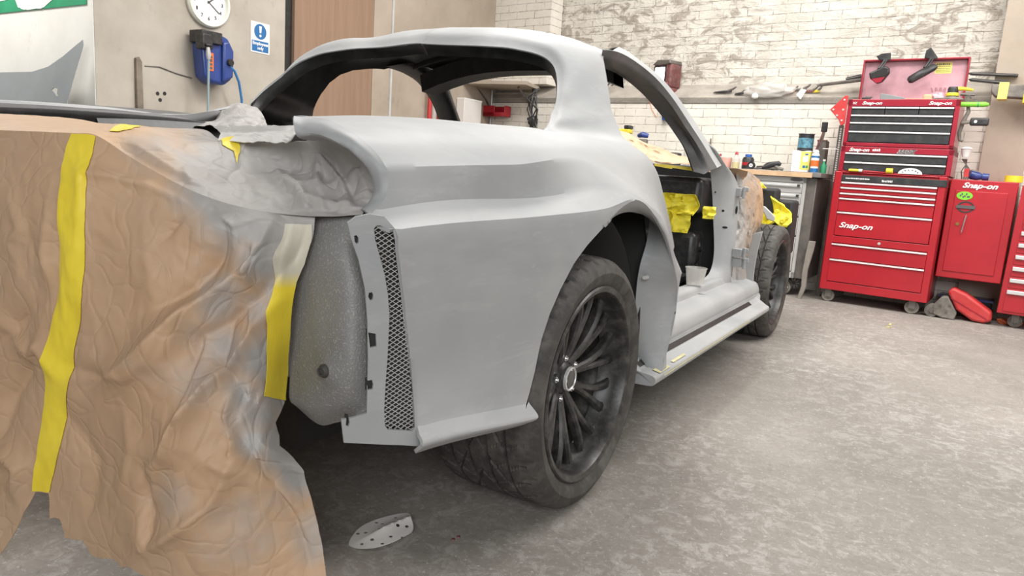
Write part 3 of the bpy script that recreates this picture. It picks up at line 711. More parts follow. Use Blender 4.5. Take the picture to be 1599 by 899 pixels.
# inner quarter structure: black panels inside the C-pillars and along the haunches
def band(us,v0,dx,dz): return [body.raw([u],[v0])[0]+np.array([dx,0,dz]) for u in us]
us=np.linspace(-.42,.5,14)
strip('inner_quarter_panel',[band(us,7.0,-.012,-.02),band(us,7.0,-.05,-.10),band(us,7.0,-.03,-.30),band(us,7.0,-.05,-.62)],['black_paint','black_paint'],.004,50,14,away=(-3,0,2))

# ---- shoulder of the left haunch is bare dark grey: rail on the far edge of the boot opening
rp=[(-130,153),(-60,155),(0,157),(80,160),(160,165),(240,171),(300,177),(345,184)]
def rl(dy,X): return [P(x,y+dy,X=xx) for (x,y),xx in zip(rp,np.linspace(X-.03,X,8))]
strip('left_haunch_rail',[rl(0,-.66),rl(5,-.62),rl(11,-.60)],['sealer_grey','black_paint'],.004,60,8,away=(3,-3,4),mirror=False)
strip('left_inner_quarter',[rl(10,-.601),rl(20,-.60),rl(48,-.61)],['black_paint','black_paint'],.004,60,8,away=(3,-3,2),mirror=False)
# ---- wheel-arch tubs
for sgn in (1,-1):
    b=B(); rings=[]
    for k in range(25):
        a=PI*(-.06+1.04*k/24); c,s=math.cos(a),math.sin(a)
        rings.append([b.verts.new((sgn*x,.04+r*c*1.0,.35+r*s)) for x,r in ((.50,.05),(.50,.36),(.52,.42),(.60,.445),(.84,.448))])
    for k in range(24):
        for j in range(4): b.faces.new((rings[k][j],rings[k+1][j],rings[k+1][j+1],rings[k][j+1]))
    o=obj('wheel_arch_liner',b,'underbody',car); m_=o.modifiers.new('t','SOLIDIFY'); m_.thickness=.004
    b=B(); prism(b,[(sgn*x,z) for x,z in ((.30,.22),(.862,.22),(.862,.66),(.83,.80),(.70,.86),(.30,.86))],.485,.50,'XZ'); obj('arch_closing_panel',b,'underbody',car,smooth=False)
# ---- floor pan, firewall, tunnel, boot tub
ub=B(); bx(ub,-.70,.70,.46,2.2,.20,.24); bx(ub,-.13,.13,.5,2.2,.24,.45); bx(ub,-.50,.50,-.62,.46,.24,.40)
obj('floor_pan',ub,'underbody',car,smooth=False)
fw=B(); prism(fw,[(-.70,.22),(.66,.22),(.66,.60),(.68,.96),(-.68,.96)],2.10,2.16,'XZ'); obj('firewall',fw,'matt_black',car,bevel=.01)
b=B(); bx(b,-.66,.62,1.86,2.12,.72,.90); bx(b,-.25,.15,1.75,2.05,.42,.72); bx(b,.30,.60,1.92,2.1,.40,.62); obj('dashboard_frame',b,'black_plastic',car,bevel=.03,bseg=3)
b=B(); tube(b,[(.62,2.0,.42),(.45,1.95,.36),(.2,1.95,.33),(-.1,1.98,.38)],.05,10); tube(b,[(.60,2.03,.55),(.4,1.98,.50),(.2,1.98,.56)],.035,10); obj('heater_duct',b,'black_plastic',car)
b=B()
for k in range(7): tube(b,[(.66,1.2+.12*k,.30),(.45,1.2+.12*k,.27),(.2,1.2+.12*k,.29)],.03,8)
obj('floor_damping_mat',b,'underbody',car)
# ---- rocker and sill
def sill(x,z,n=7,y0=.50,y1=2.36): return [(x,y,z) for y in np.linspace(y0,y1,n)]
# bottom step at pixel lines keeps the outer edge straight from the arch to the front wheel
e0=P(1023,596,X=.955); e1=P(1201,482,X=.955)
def edge(dx,dz,n=7): return [np.array(e0)*(1-t)+np.array(e1)*t+np.array([dx,0,dz]) for t in np.linspace(0,1,n)]
st=Surf([sill(.66,.30),sill(.68,.400),sill(.745,.405),sill(.765,.375),sill(.80,.372),sill(.848,.352),sill(.865,.315),sill(.862,.285)],crease=(1,3,4))
Q,F=netgrid(st,60,36); V1,F1,M1=shell(Q,F,.004,0,away=(4,1,3)); V2,F2,M2=shell(mir(Q),F[:,::-1],.004,0,away=(-4,1,3))
shellobj('inner_sill',V1,F1,M1,['primer'],car,50); shellobj('inner_sill',V2,F2,M2,['primer'],car,50)
def skirtcurves():
    return [sill(.868,.300),edge(-.085,.040),edge(-.06,.022),edge(-.022,.018),edge(-.004,.012),edge(0,0),edge(-.01,-.016),edge(-.07,-.02)]
S=Surf(skirtcurves(),crease=(1,2)); Q,F=netgrid(S,60,40); V1,F1,M1=shell(Q,F,.004,0,away=(4,1,3)); V2,F2,M2=shell(mir(Q),F[:,::-1],.004,0,away=(-4,1,3))
sk=shellobj('side_skirt',V1,F1,M1,['primer'],car,50); shellobj('side_skirt',V2,F2,M2,['primer'],car,50)
for t_ in (0,1):
    capc=[np.array(S.raw([t_],[v_])[0]) for v_ in np.linspace(0,7,22)]; cb0=B(); poly3(cb0,capc,(0,.003 if t_==0 else -.003,0)); obj('skirt_end_cap',cb0,'primer',sk,smooth=False)
def onedge(t,dx,dz): return tuple(np.array(e0)*(1-t)+np.array(e1)*t+np.array([dx,0,dz]))
def stripquad(bm,t0,t1,a,b,n=12):
    vs=[[bm.verts.new(onedge(t,*q)) for q in (a,b)] for t in np.linspace(t0,t1,n)]
    for i in range(n-1): bm.faces.new((vs[i][0],vs[i+1][0],vs[i+1][1],vs[i][1]))
    return bm
o=obj('scuffed_joint_line',stripquad(B(),.02,.93,(-.083,.041),(-.066,.028)),'black_paint',sk); 
for t0,t1,a_,b_ in ((.03,.09,(-.030,.0225),(-.004,.0165)),(.05,.75,(-.001,.0085),(.0012,.001)),(.12,.20,(-.022,.0215),(-.012,.019))):
    obj('filler_smear',stripquad(B(),t0,t1,a_,b_,24),'dusty_yellow',sk)
# ---- hinge pillar
hp=[[P(1106,225,X=.66),P(1128,250,X=.70)],[P(1109,262,Y=1.90),P(1148,278,Y=2.02)],[P(1112,300,Y=1.95),P(1154,305,Y=2.06)],[P(1114,345,Y=1.96),P(1151,350,Y=2.07)],[P(1115,395,Y=1.95),P(1146,398,Y=2.06)],[P(1108,425,Y=1.90),P(1142,430,Y=2.04)],[P(1090,440,X=.70),P(1140,452,X=.78)],[P(1062,452,X=.70),P(1120,462,X=.82)]]
hp3=[]
for a,b in hp: a,b=np.array(a),np.array(b); hp3.append([a,a*.67+b*.33+np.array([.012,-.012,0]),a*.33+b*.67+np.array([.012,-.012,0]),b])
S=Surf(hp3); slots_=[(1128,322,.010,.006),(1151,322,.005,.022)]
Q,F=netgrid(S,14,60); V1,F1,M1=shell(Q,F,.006,1,away=(3,-2,1)); V2,F2,M2=shell(mir(Q),F[:,::-1],.006,1,away=(-3,-2,1))
hpo=shellobj('hinge_pillar',V1,F1,M1,['primer','black_paint'],car,40); shellobj('hinge_pillar',V2,F2,M2,['primer','black_paint'],car,40)
def dot(px,py,w,h,Y,m='matt_black',nm='pillar_slot'):
    q=P(px,py,Y=Y); b=B(); lathe(b,[(0,0),(w,0),(w*.9,.003)],(0,0,0),'Y',16); 
    for v in b.verts: v.co.z*=h/w; v.co+=Vector(tuple(q))
    return obj(nm,b,m,hpo)
dot(1129,329,.007,.006,1.965); dot(1132,355,.014,.006,1.965); dot(1150,328,.006,.022,2.035); dot(1117,300,.004,.005,1.93); dot(1083,457,.008,.004,1.55)
# fender stay, hinges and seam brackets ahead of the pillar
fp_=[(1177,364),(1191,361),(1188,372),(1182,395),(1178,420),(1175,448),(1178,472),(1160,477),(1148,473),(1152,452),(1158,425),(1168,396)]
b=B(); poly3(b,[P(x,y,Y=2.30) for x,y in fp_],(0,.012,0)); obj('fender_stay',b,'primer',car,bevel=.003)
for py,Y in ((300,2.05),(395,2.05),(410,2.06)):
    c=P(1153,py,Y=Y); hb=B(); bx(hb,c[0]-.03,c[0]+.018,c[1]-.015,c[1]+.03,c[2]-.022,c[2]+.022); cyl(hb,(c[0]+.03,c[1],c[2]-.03),(c[0]+.03,c[1],c[2]+.03),.009,.009,12); bx(hb,c[0]+.018,c[0]+.05,c[1]-.004,c[1]+.004,c[2]+.004,c[2]+.028)
    obj('door_hinge',hb,'primer',car,bevel=.003)
# yellow masked headlamp bucket
HY=3.02
yh=[(1168,276),(1180,279),(1190,286),(1198,298),(1205,310),(1214,316),(1224,322),(1234,334),(1236,346),(1229,355),(1218,352),(1210,345),(1200,350),(1188,352),(1176,350)]
yho=[(1189,294),(1196,294),(1203,306),(1206,322),(1207,333),(1196,328),(1186,326),(1185,312)]
uvq,Fq=patch([(P(x,y,Y=HY)[0],P(x,y,Y=HY)[2]) for x,y in yh],[[(P(x,y,Y=HY)[0],P(x,y,Y=HY)[2]) for x,y in yho]],.012,(1,1)); V=np.stack([uvq[:,0],np.full(len(uvq),HY),uvq[:,1]],1); V[:,1]+=noi(V,9)*.08+noi(V,28)*.02
V1,F1,M1=shell(V,Fq,.012,0,away=(1,-5,1)); shellobj('headlamp_bucket',V1,F1,M1,['yellow_foam'],car,30)
q=P(1198,318,Y=HY); hbx=B(); bx(hbx,q[0]-.09,q[0]+.05,HY+.03,HY+.15,q[2]-.10,q[2]+.10); obj('lamp_cavity',hbx,'matt_black',car,bevel=.02)
for x,y,r_ in ((1222,345,.012),(1229,340,.008),(1213,330,.009)):
    q=P(x,y,Y=HY-.02); obj('fixing_hole',lathe(B(),[(0,-.012),(r_,-.014),(r_*1.4,-.008),(r_*1.4,.03)],tuple(q),'Y',16),'yellow_foam',car)
b=B(); bx(b,.60,.86,3.09,3.3,.45,.80); obj('front_panel',b,'matt_black',car,bevel=.02)
q=P(1197,333,Y=2.95); obj('silver_bracket',poly3(B(),[P(1188,322,Y=2.95),P(1194,322,Y=2.95),P(1210,338,Y=2.95),P(1208,346,Y=2.95),P(1197,342,Y=2.95)],(0,.02,0)),'white_strip',car,bevel=.004)
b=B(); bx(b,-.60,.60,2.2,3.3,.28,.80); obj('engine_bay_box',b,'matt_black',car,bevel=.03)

# ---- wheels (built once, copied)
def tyre(width,r,rb,N=420,Wn=78,tread=True):
    hw=width/2; prof=[]
    # cross section: from outer bead over the crown to inner bead
    s=[(-hw+.018,rb-.006),(-hw+.010,rb+.004),(-hw+.002,rb+.020),(-hw-.004,rb+(r-rb)*.50),(-hw,r-.030),(-hw+.008,r-.016),(-hw+.022,r-.006),(-hw+.042,r-.0025)]
    crown=[(x,r-.0025*(abs(x)/(hw-.042))**2) for x in np.linspace(-hw+.042,hw-.042,Wn)[1:-1]]
    prof=s+crown+[(-x,q) for x,q in s[::-1]]
    V=[];F=[]; M=len(prof)
    for k in range(N):
        a=2*PI*k/N
        for j,(x,q) in enumerate(prof):
            w=x/hw; dep=0
            if tread and abs(w)<.93 and q>r-.012:
                if abs(abs(w)-.17)<.036 or abs(abs(w)-.52)<.030: dep=.010
                ph=(a*34/(2*PI)+1.3*abs(w)**1.5)%1
                if abs(w)>.56 and ph<.18: dep=max(dep,.005)
                ph2=(a*17/(2*PI)-2.6*abs(w))%1
                if abs(w)<.54 and ph2<.11: dep=max(dep,.006)
                if .2<abs(w)<.5 and ((a*34/(2*PI)+1.5*abs(w))%1)<.10: dep=max(dep,.003)
            rr=q-dep; V.append((x,rr*math.cos(a),rr*math.sin(a)))
    for k in range(N):
        for j in range(M-1):
            a=k*M+j; b=((k+1)%N)*M+j; F.append((a,b,b+1,a+1))
    return V,F
def make_wheel(rt,width,rr,loc,flip=1):
    """outer side towards +X at x=0, rim flange radius rr"""
    rim=B(); lip=.0
    lathe(rim,[(rr-.012,-.004),(rr,-.0),(rr+.004,-.004),(rr+.003,-.010),(rr-.004,-.014),(rr-.009,-.03),(rr-.011,-.07),(rr-.022,-.10),(rr-.03,-.16),(rr-.03,-.22),(rr-.012,-.24),(rr,-.25)],axis='X',seg=96)
    lathe(rim,[(rr-.012,-.004),(rr-.016,-.010),(rr-.018,-.035),(rr-.024,-.068),(rr-.038,-.085)],axis='X',seg=96)
    w=obj('wheel',rim,'rim_black',car); w.location=loc
    V,F=tyre(width,rt,rr-.002); tv=[(x-width/2+.003,y,z) for x,y,z in V]
    obj('tyre',(tv,F),'rubber',w,sharp=28)
    # spokes: each leaves the hub as one arm and splits in two before the rim
    ro=rr-.003
    def arm(pts,ws,ds):
        b=B(); rings=[]
        for i,(p_,wd,dp) in enumerate(zip(pts,ws,ds)):
            a=Vector(pts[max(i-1,0)]); c=Vector(pts[min(i+1,len(pts)-1)]); t=(c-a).normalized(); sd=Vector((1,0,0)).cross(t).normalized()
            p_=Vector(p_); up=Vector((1,0,0))
            rings.append([b.verts.new(p_+q) for q in (-sd*wd*.95, -sd*wd*.9+up*dp*.35, -sd*wd*.45+up*dp*.75, sd*wd*.45+up*dp*.75, sd*wd*.9+up*dp*.35, sd*wd*.95, sd*wd*.5-up*dp, -sd*wd*.5-up*dp)])
        for i in range(len(pts)-1):
            for k in range(8): b.faces.new((rings[i][k],rings[i][(k+1)%8],rings[i+1][(k+1)%8],rings[i+1][k]))
        b.faces.new(rings[0][::-1]); b.faces.new(rings[-1]); bmesh.ops.recalc_face_normals(b,faces=b.faces)
        return b
    ns=10; first=None
    for k in range(ns):
        a0=2*PI*k/ns+.12
        if first is None:
            bb=B()
            for sg in (1,-1):
                pts=[]; 
                for i in range(10):
                    f=i/9; r_=.045+(ro-.045)*f; an=sg*(.030+.135*f**1.2)*(1 if f>.12 else .8)
                    if sg>0: an+=.10*f**2
                    else: an+=.10*f**2
                    x=-.100+.040*math.sin(min(1,f*1.0)*PI*.5)
                    pts.append((x,r_*math.cos(an),r_*math.sin(an)))
                ab=arm(pts,[.012]*3+[.0100]*3+[.0105,.0120,.0150,.024],[.016]*7+[.015,.014,.014])
                me=bpy.data.meshes.new('t'); ab.to_mesh(me); ab.free(); bb.from_mesh(me); bpy.data.meshes.remove(me)
            first=obj('spoke',bb,'rim_black',w,sharp=28); first.rotation_euler=(a0,0,0)
        else:
            c=first.copy(); COL.objects.link(c); c.parent=w; c.rotation_euler=(a0,0,0)
    hub=lathe(B(),[(0,-.075),(.030,-.077),(.034,-.082),(.040,-.084),(.046,-.092),(.075,-.096),(.082,-.104),(.082,-.13),(0,-.13)],axis='X',seg=40)
    obj('hub_face',hub,'rim_black',w)
    cap=lathe(B(),[(0,-.066),(.024,-.067),(.027,-.069),(.029,-.066),(.0325,-.067),(.034,-.074),(.034,-.086)],axis='X',seg=36)
    for f in cap.faces:
        rr_=sum(math.hypot(v.co.y,v.co.z) for v in f.verts)/len(f.verts)
        f.material_index=1 if .0255<rr_<.0335 else 0
    obj('centre_cap',cap,['cap_grey','alu'],w)
    first=None
    for k in range(5):
        a=2*PI*k/5+.5; pos=(-.098,.0575*math.cos(a),.0575*math.sin(a))
        if first is None:
            nb=cyl(B(),(0,0,0),(.016,0,0),.0095,.0085,6); cyl(nb,(.016,0,0),(.021,0,0),.0062,.004,12)
            first=obj('lug_nut',nb,'chrome',w); first.location=pos
        else:
            c=first.copy(); COL.objects.link(c); c.parent=w; c.location=pos
    bd=lathe(B(),[(.07,-.16),(.165,-.16),(.165,-.185),(.07,-.185),(.07,-.16)],axis='X',seg=48); obj('brake_disc',bd,'steel_dark',w)
    obj('dark_wheel_disc',lathe(B(),[(0,-.20),(rr-.035,-.20),(rr-.035,-.215),(0,-.215)],axis='X',seg=48),'matt_black',w)  # added black disc, stands in for the darkness behind the spokes
    return w
def copy_tree(o,parent=None):
    c=o.copy(); COL.objects.link(c); c.parent=parent
    for ch in [x for x in bpy.data.objects if x.parent is o]: copy_tree(ch,c)
    return c
W0=make_wheel(.337,.312,.258,(.932,0,.337))
W1=make_wheel(.330,.245,.245,(.905,2.65,.330))
for w,xx in ((W0,-.932),(W1,-.905)):
    c=copy_tree(w,car); c.location=(xx,w.location.y,w.location.z); c.rotation_euler=(0,0,PI)
b=B(); cyl(b,(-.7,0,.33),(.7,0,.33),.03,.03,12); cyl(b,(-.7,2.65,.33),(.7,2.65,.33),.03,.03,12); bx(b,-.45,.45,-.1,.15,.22,.40); obj('axle_beam',b,'underbody',car)

# ================================================================== MASKING PAPER over the tail
mp=thing('masking_paper','brown masking paper taped over the tail of the grey car, dusted with primer','masking paper',(0,-.9,0)); MPO=np.array([0,-.9,0])
SK=[
 [(-150,198,-.97),(-60,200,-.97),(0,203,-.97),(75,206,-.965),(117,208,-.96),(152,212,-.95),(210,249,-.93),(288,292,-.905),(350,316,-.885),(413,330,-.85),(455,336,-.82),(492,339,-.795)],
 [(-165,290,-1.0),(-70,290,-1.0),(-10,292,-1.0),(66,296,-.99),(108,298,-.985),(143,300,-.975),(205,318,-.95),(280,345,-.93),(343,360,-.91),(405,366,-.87),(448,366,-.83),(488,372,-.797)],
 [(-180,400,-1.01),(-80,400,-1.01),(-20,400,-1.01),(55,400,-1.0),(100,400,-.995),(135,400,-.985),(200,402,-.965),(270,408,-.945),(330,412,-.92),(390,414,-.885),(435,414,-.84),(475,418,-.80)],
 [(-200,520,-1.02),(-100,520,-1.02),(-40,520,-1.02),(40,520,-1.01),(92,520,-1.0),(125,520,-.99),(190,520,-.98),(255,520,-.965),(310,520,-.94),(370,520,-.905),(422,520,-.855),(457,520,-.80)],
 [(-220,640,-1.04),(-120,640,-1.03),(-60,640,-1.03),(20,640,-1.02),(76,640,-1.005),(110,640,-.995),(180,640,-.99),(245,640,-.985),(300,640,-.965),(360,640,-.925),(410,636,-.87),(449,628,-.79)],
 [(-250,780,-1.07),(-150,780,-1.06),(-90,780,-1.05),(-10,776,-1.03),(60,772,-1.01),(92,770,-1.0),(170,772,-.99),(240,775,-.99),(305,775,-.975),(370,765,-.935),(430,760,-.88),(484,770,-.82)],
 [(-280,905,-1.10),(-180,905,-1.09),(-120,905,-1.08),(-40,900,-1.06),(45,898,-1.02),(75,895,-.99),(150,895,-.97),(235,905,-.985),(310,905,-.97),(375,895,-.93),(440,890,-.875),(509,905,-.82)],
 [(-300,985,-1.13),(-200,985,-1.12),(-140,985,-1.11),(-60,985,-1.09),(30,985,-1.0),(60,985,-.95),(135,985,-.95),(230,985,-.98),(310,985,-.96),(380,980,-.92),(450,975,-.87),(522,980,-.83)]]
SK3=[[P(x,y,Y=Y) for x,y,Y in r] for r in SK]
paper=Surf(SK3)
# fold lines traced from the paper: picture polyline, half width (px), height (m), positive = ridge towards us
FOLDS=[([(125,385),(128,268),(175,275),(240,292),(300,322)],9,.004),([(440,400),(380,430),(330,462),(290,490),(235,545),(165,600)],30,.020),
 ([(430,430),(400,470),(355,500),(310,530),(300,600),(275,680),(240,800)],24,-.012),([(350,360),(330,410),(300,450),(250,480)],30,-.016),
 ([(440,470),(405,510),(372,560),(330,600),(290,660),(262,720),(232,800)],20,.014),([(300,470),(285,520),(262,560)],14,.006),
 ([(320,480),(318,540),(305,610),(292,690)],16,.007),([(150,560),(205,590),(245,560),(270,520)],14,.005),([(120,575),(165,590),(130,610)],12,-.006),
 ([(352,500),(350,560),(380,620),(420,640)],14,-.009),([(370,600),(362,650),(375,700),(430,715)],10,.011),([(362,655),(380,690),(410,720),(470,735)],12,-.012),
 ([(395,600),(385,650),(420,610)],10,.007),([(440,640),(425,680),(450,700)],12,.010),([(225,810),(235,850),(260,840),(330,790),(390,700)],16,.010),
 ([(228,730),(235,790),(242,850)],10,-.010),([(310,600),(270,700),(215,760)],22,.008),([(0,500),(45,560),(62,540),(90,585)],14,.009),([(45,560),(10,620),(0,680)],18,-.010),
 ([(0,700),(35,730),(30,770)],12,.010),([(60,470),(20,520),(0,530)],16,-.007),([(95,360),(92,420),(85,480)],7,-.005),([(80,330),(75,400),(80,440)],8,.004),([(250,375),(268,352),(282,340)],5,-.004),
 ([(20,310),(40,360),(20,380),(38,430)],8,.004),([(345,340),(368,352),(400,345)],6,.005),([(405,380),(420,400),(395,440)],8,.006),([(430,340),(420,380),(405,410),(400,440)],7,.006),([(460,345),(450,400),(440,440)],6,.004),([(480,350),(462,400),(430,440)],6,-.004),
 ([(380,480),(400,500),(418,560)],12,.006),([(200,640),(210,700),(190,780)],16,.006),([(100,640),(150,720),(140,800)],18,-.006),([(330,720),(400,730),(470,800)],18,.007),([(420,740),(455,820),(480,890)],14,-.007)]
def dist_poly(pp,pl):
    best=np.full(len(pp),1e9); tt=np.zeros(len(pp)); pl=np.array(pl,float); n=len(pl)-1
    for i in range(n):
        a,b=pl[i],pl[i+1]; d=b-a; t=np.clip(((pp-a)@d)/(d@d),0,1); q=np.linalg.norm(pp-(a+t[:,None]*d),axis=1)
        m=q<best; best[m]=q[m]; tt[m]=(i+t[m])/n
    return best,tt
PN=np.array([.35,-.93,.1]); PN/=np.linalg.norm(PN)
def facets(bounds,step,seed,sx=1.):
    """random heights on scattered points, joined by flat facets (creased paper)"""
    r_=random.Random(seed); x0,y0,x1,y1=bounds; pts=[]
    y=y0
    while y<y1:
        x=x0
        while x<x1: pts.append((x+r_.uniform(-.48,.48)*step*sx,y+r_.uniform(-.48,.48)*step)); x+=step*sx
        y+=step
    h=[r_.uniform(-1,1) for _ in pts]; t=delaunay_2d_cdt([Vector(p_) for p_ in pts],[],[],0,1e-6,True)
    V=np.array([tuple(v) for v in t[0]]); H=np.array([h[o[0]] for o in t[3]]); return V,np.array([tuple(f) for f in t[2]]),H
def facet_h(pp,fc):
    V,T,H=fc; out=np.zeros(len(pp)); 
    for a,b,c in T:
        A,B_,C_=V[a],V[b],V[c]; lo=np.minimum(np.minimum(A,B_),C_); hi=np.maximum(np.maximum(A,B_),C_)
        m=np.where((pp[:,0]>=lo[0])&(pp[:,0]<=hi[0])&(pp[:,1]>=lo[1])&(pp[:,1]<=hi[1]))[0]
        if len(m)==0: continue
        d=(B_[1]-C_[1])*(A[0]-C_[0])+(C_[0]-B_[0])*(A[1]-C_[1])
        q=pp[m]; l1=((B_[1]-C_[1])*(q[:,0]-C_[0])+(C_[0]-B_[0])*(q[:,1]-C_[1]))/d; l2=((C_[1]-A[1])*(q[:,0]-C_[0])+(A[0]-C_[0])*(q[:,1]-C_[1]))/d; l3=1-l1-l2
        k=(l1>=-1e-6)&(l2>=-1e-6)&(l3>=-1e-6); out[m[k]]=l1[k]*H[a]+l2[k]*H[b]+l3[k]*H[c]
    return out
FA=facets((-420,120,680,1080),95,5); FB=facets((-420,120,680,1080),44,8,.8); FC=facets((-100,120,680,1080),21,2,.7)
def paper_post(Q,u,v):
    pp=pix(Q); h=np.zeros(len(Q))
    for pl,w,a in FOLDS:
        d,t=dist_poly(pp,pl); d=np.sqrt(d*d+6)-2.4; h+=2.6*a*np.exp(-(d/(w*.9)))*np.clip(np.sin(np.clip(t*.9+.05,0,1)*PI)**.5,0,1)
    h+=crumple(Q,.0055,4,3,(1,1,.7),1)+crumple(Q,.0010,24,9,(1,1,.8),2)
    wr=np.clip((pp[:,0]-170)/150,.25,1)
    h+=facet_h(pp,FA)*.0105*np.clip((pp[:,0]-100)/120,.45,1)+facet_h(pp,FB)*.0042*wr+facet_h(pp,FC)*.0017*np.clip((pp[:,0]-300)/90,.12,1)
    h+=crumple(Q,.0030,16,51,(1.5,1,.4),2)*np.exp(-((pp[:,0]-70)/45)**2)*np.exp(-((pp[:,1]-420)/120)**2)
    edge_=np.clip((pp[:,0]-395)/60,0,1)*np.clip((640-pp[:,1])/40,0,1)
    h*=1-.40*edge_
    h*=np.clip(np.linalg.norm(pp-np.array([460,345]),axis=1)/45,.5,1)
    h*=np.clip(np.asarray(v)/.35,0.02,1)
    return Q+np.outer(h,PN)
paper.post=paper_post
def pinv(S,pts): return S.inv(pts,(0,1),170)
def spray_val(Q):
    pp=pix(Q); s=np.zeros(len(Q))
    # overspray: strong beside the lamp recess and along the right-hand edge, fading to the left
    for (x,y,r,a) in [(575,325,80,1.2),(470,330,120,1.0),(400,300,110,.9),(330,270,90,.75),(250,235,70,.45),(420,400,60,.75),(445,450,45,.75),(400,480,40,.55),(360,540,60,.45),(425,560,60,.7),(440,610,60,.6),(380,620,40,.6),(470,730,50,.75),(400,690,40,.6),(430,780,50,.35),(500,840,60,.45),(300,520,50,.28),(330,860,60,.3),(250,860,50,.22),(320,700,40,.25),(190,550,60,.2),(350,470,60,.5),(300,600,60,.38),(400,640,70,.55),(260,780,70,.33),(380,830,80,.42),(450,700,60,.7),(150,700,50,.2),(290,400,60,.3),(530,280,120,1),(540,220,100,1),(470,240,80,.9),(400,240,70,.6),(150,235,60,.12)]:
        s=np.maximum(s,a*np.exp(-(((pp[:,0]-x)**2+((pp[:,1]-y)*1.0)**2)/r**2)))
    return s
rg=random.Random(3)
def jag(pts,amp=3.5,step=9):
    out=[]
    for i in range(len(pts)-1):
        a=np.array(pts[i],float); b=np.array(pts[i+1],float); L=np.linalg.norm(b-a); k=max(1,int(L/step)); nrm=np.array([-(b-a)[1],(b-a)[0]])/L
        for t in range(k): out.append(tuple(a+(b-a)*t/k+nrm*rg.uniform(-amp,amp)))
    return out+[tuple(pts[-1])]
rightedge=[(492,339),(490,360),(486,385),(476,412),(463,440),(457,480),(456,520),(454,570),(447,626)]
lowright=[(440,655),(447,690),(463,712),(474,735),(486,782),(494,815),(501,850),(509,899),(520,960)]
bottom=jag([(505,972),(400,978),(320,965),(262,925),(225,893)])+jag([(212,882),(192,884),(172,868),(148,868),(132,842),(100,840),(92,812),(76,810)],2.5,7)
leftb=[(73,771),(55,768),(40,800),(20,835),(0,864),(-60,940),(-120,1000),(-250,1000)]
outl_px=[(-140,199),(-60,200),(0,203),(75,206),(117,208),(152,212),(210,249),(288,292),(350,316),(413,330),(455,336)]+rightedge+lowright+bottom+leftb
def clampuv(l,S): return [(min(1,max(0,a)),min(S.n-1,max(0,b))) for a,b in l]
ouv=clampuv(pinv(paper,outl_px),paper)
uvk,Fk=patch(ouv,[],.0062,(1.15,.125))
Q=paper.ev(uvk[:,0],uvk[:,1]); V1,F1,M1=shell(Q,Fk,.0012,0,away=(2,-6,1))
shellobj('paper_skirt',V1-MPO,F1,M1,['paper'],mp,60,spray=spray_val(Q))
# tape strips laid on the paper
def tape(name,S,px,parent,off=.0022,spr=None,step=.008,k=None,away=(2,-6,1)):
    o_=clampuv(pinv(S,px),S); a_,b_=patch(o_,[],step,(1.15,.125)); q=S.ev(a_[:,0],a_[:,1])
    e1=q[b_[:,1]]-q[b_[:,0]]; e2=q[b_[:,2]]-q[b_[:,0]]; fn=np.cross(e1,e2); c=q[b_].mean(1)
    if np.sum(fn*(np.array(away)-c))<0: b_=b_[:,::-1]; fn=-fn
    vn=np.zeros_like(q)
    for i in range(3): np.add.at(vn,b_[:,i],fn)
    vn/=np.maximum(np.linalg.norm(vn,axis=1),1e-12)[:,None]
    q=q+vn*off; v_,f_,m_=shell(q,b_,.0008,0,away=away)
    s_=spr(q) if spr else np.zeros(len(q))
    return shellobj(name,v_-MPO,f_,m_,['tape'],parent,60,spray=s_)
tape('tape_strip',paper,[(113,209),(150,213),(141,250),(137,300),(136,350),(137,400),(134,450),(132,500),(122,550),(118,580),(108,620),(103,660),(95,700),(84,740),(75,769),(52,766),(56,730),(62,690),(68,640),(72,600),(76,560),(86,500),(92,430),(97,380),(97,330),(99,270),(105,230)],mp)
tape('edge_tape_strip',paper,[(441,380),(446,350),(487,350),(485,385),(476,412),(463,440),(457,480),(456,520),(454,570),(447,624),(417,616),(419,570),(421,520),(424,470),(430,440)],mp,spr=lambda q:np.clip((475-pix(q)[:,1])/50,0,1)+.0)
# upper sheet: from the ridge over the ledge into the lamp recess and up to the boot opening
UP=[
 [(-150,198,-.97),(-60,200,-.97),(0,203,-.97),(75,206,-.965),(117,208,-.96),(152,212,-.95),(210,249,-.93),(288,292,-.905),(350,316,-.885),(413,330,-.85),(498,337,-.80),(566,334,-.775)],
 [(-150,192,-.93),(-55,193,-.93),(5,195,-.93),(80,200,-.93),(125,203,-.92),(165,207,-.91),(240,235,-.89),(305,270,-.86),(368,298,-.83),(430,312,-.79),(508,322,-.765),(577,322,-.735)],
 [(-150,187,-.88),(-50,187,-.88),(10,188,-.88),(85,194,-.87),(135,199,-.86),(180,203,-.85),(262,223,-.82),(325,248,-.79),(380,268,-.76),(445,282,-.72),(520,290,-.69),(586,300,-.70)],
 [(-150,182,-.82),(-48,182,-.82),(12,183,-.82),(90,189,-.80),(145,196,-.78),(195,200,-.77),(285,212,-.74),(345,230,-.72),(395,243,-.70),(455,252,-.68),(530,255,-.67),(588,275,-.69)],
 [(-150,176,-.74),(-45,176,-.74),(15,178,-.74),(105,184,-.72),(155,192,-.70),(210,198,-.69),(311,201,-.67),(345,218,-.68),(400,222,-.68),(462,222,-.69),(525,216,-.70),(580,246,-.72)]]
up=Surf([[P(x,y,Y=Y) for x,y,Y in r] for r in UP])
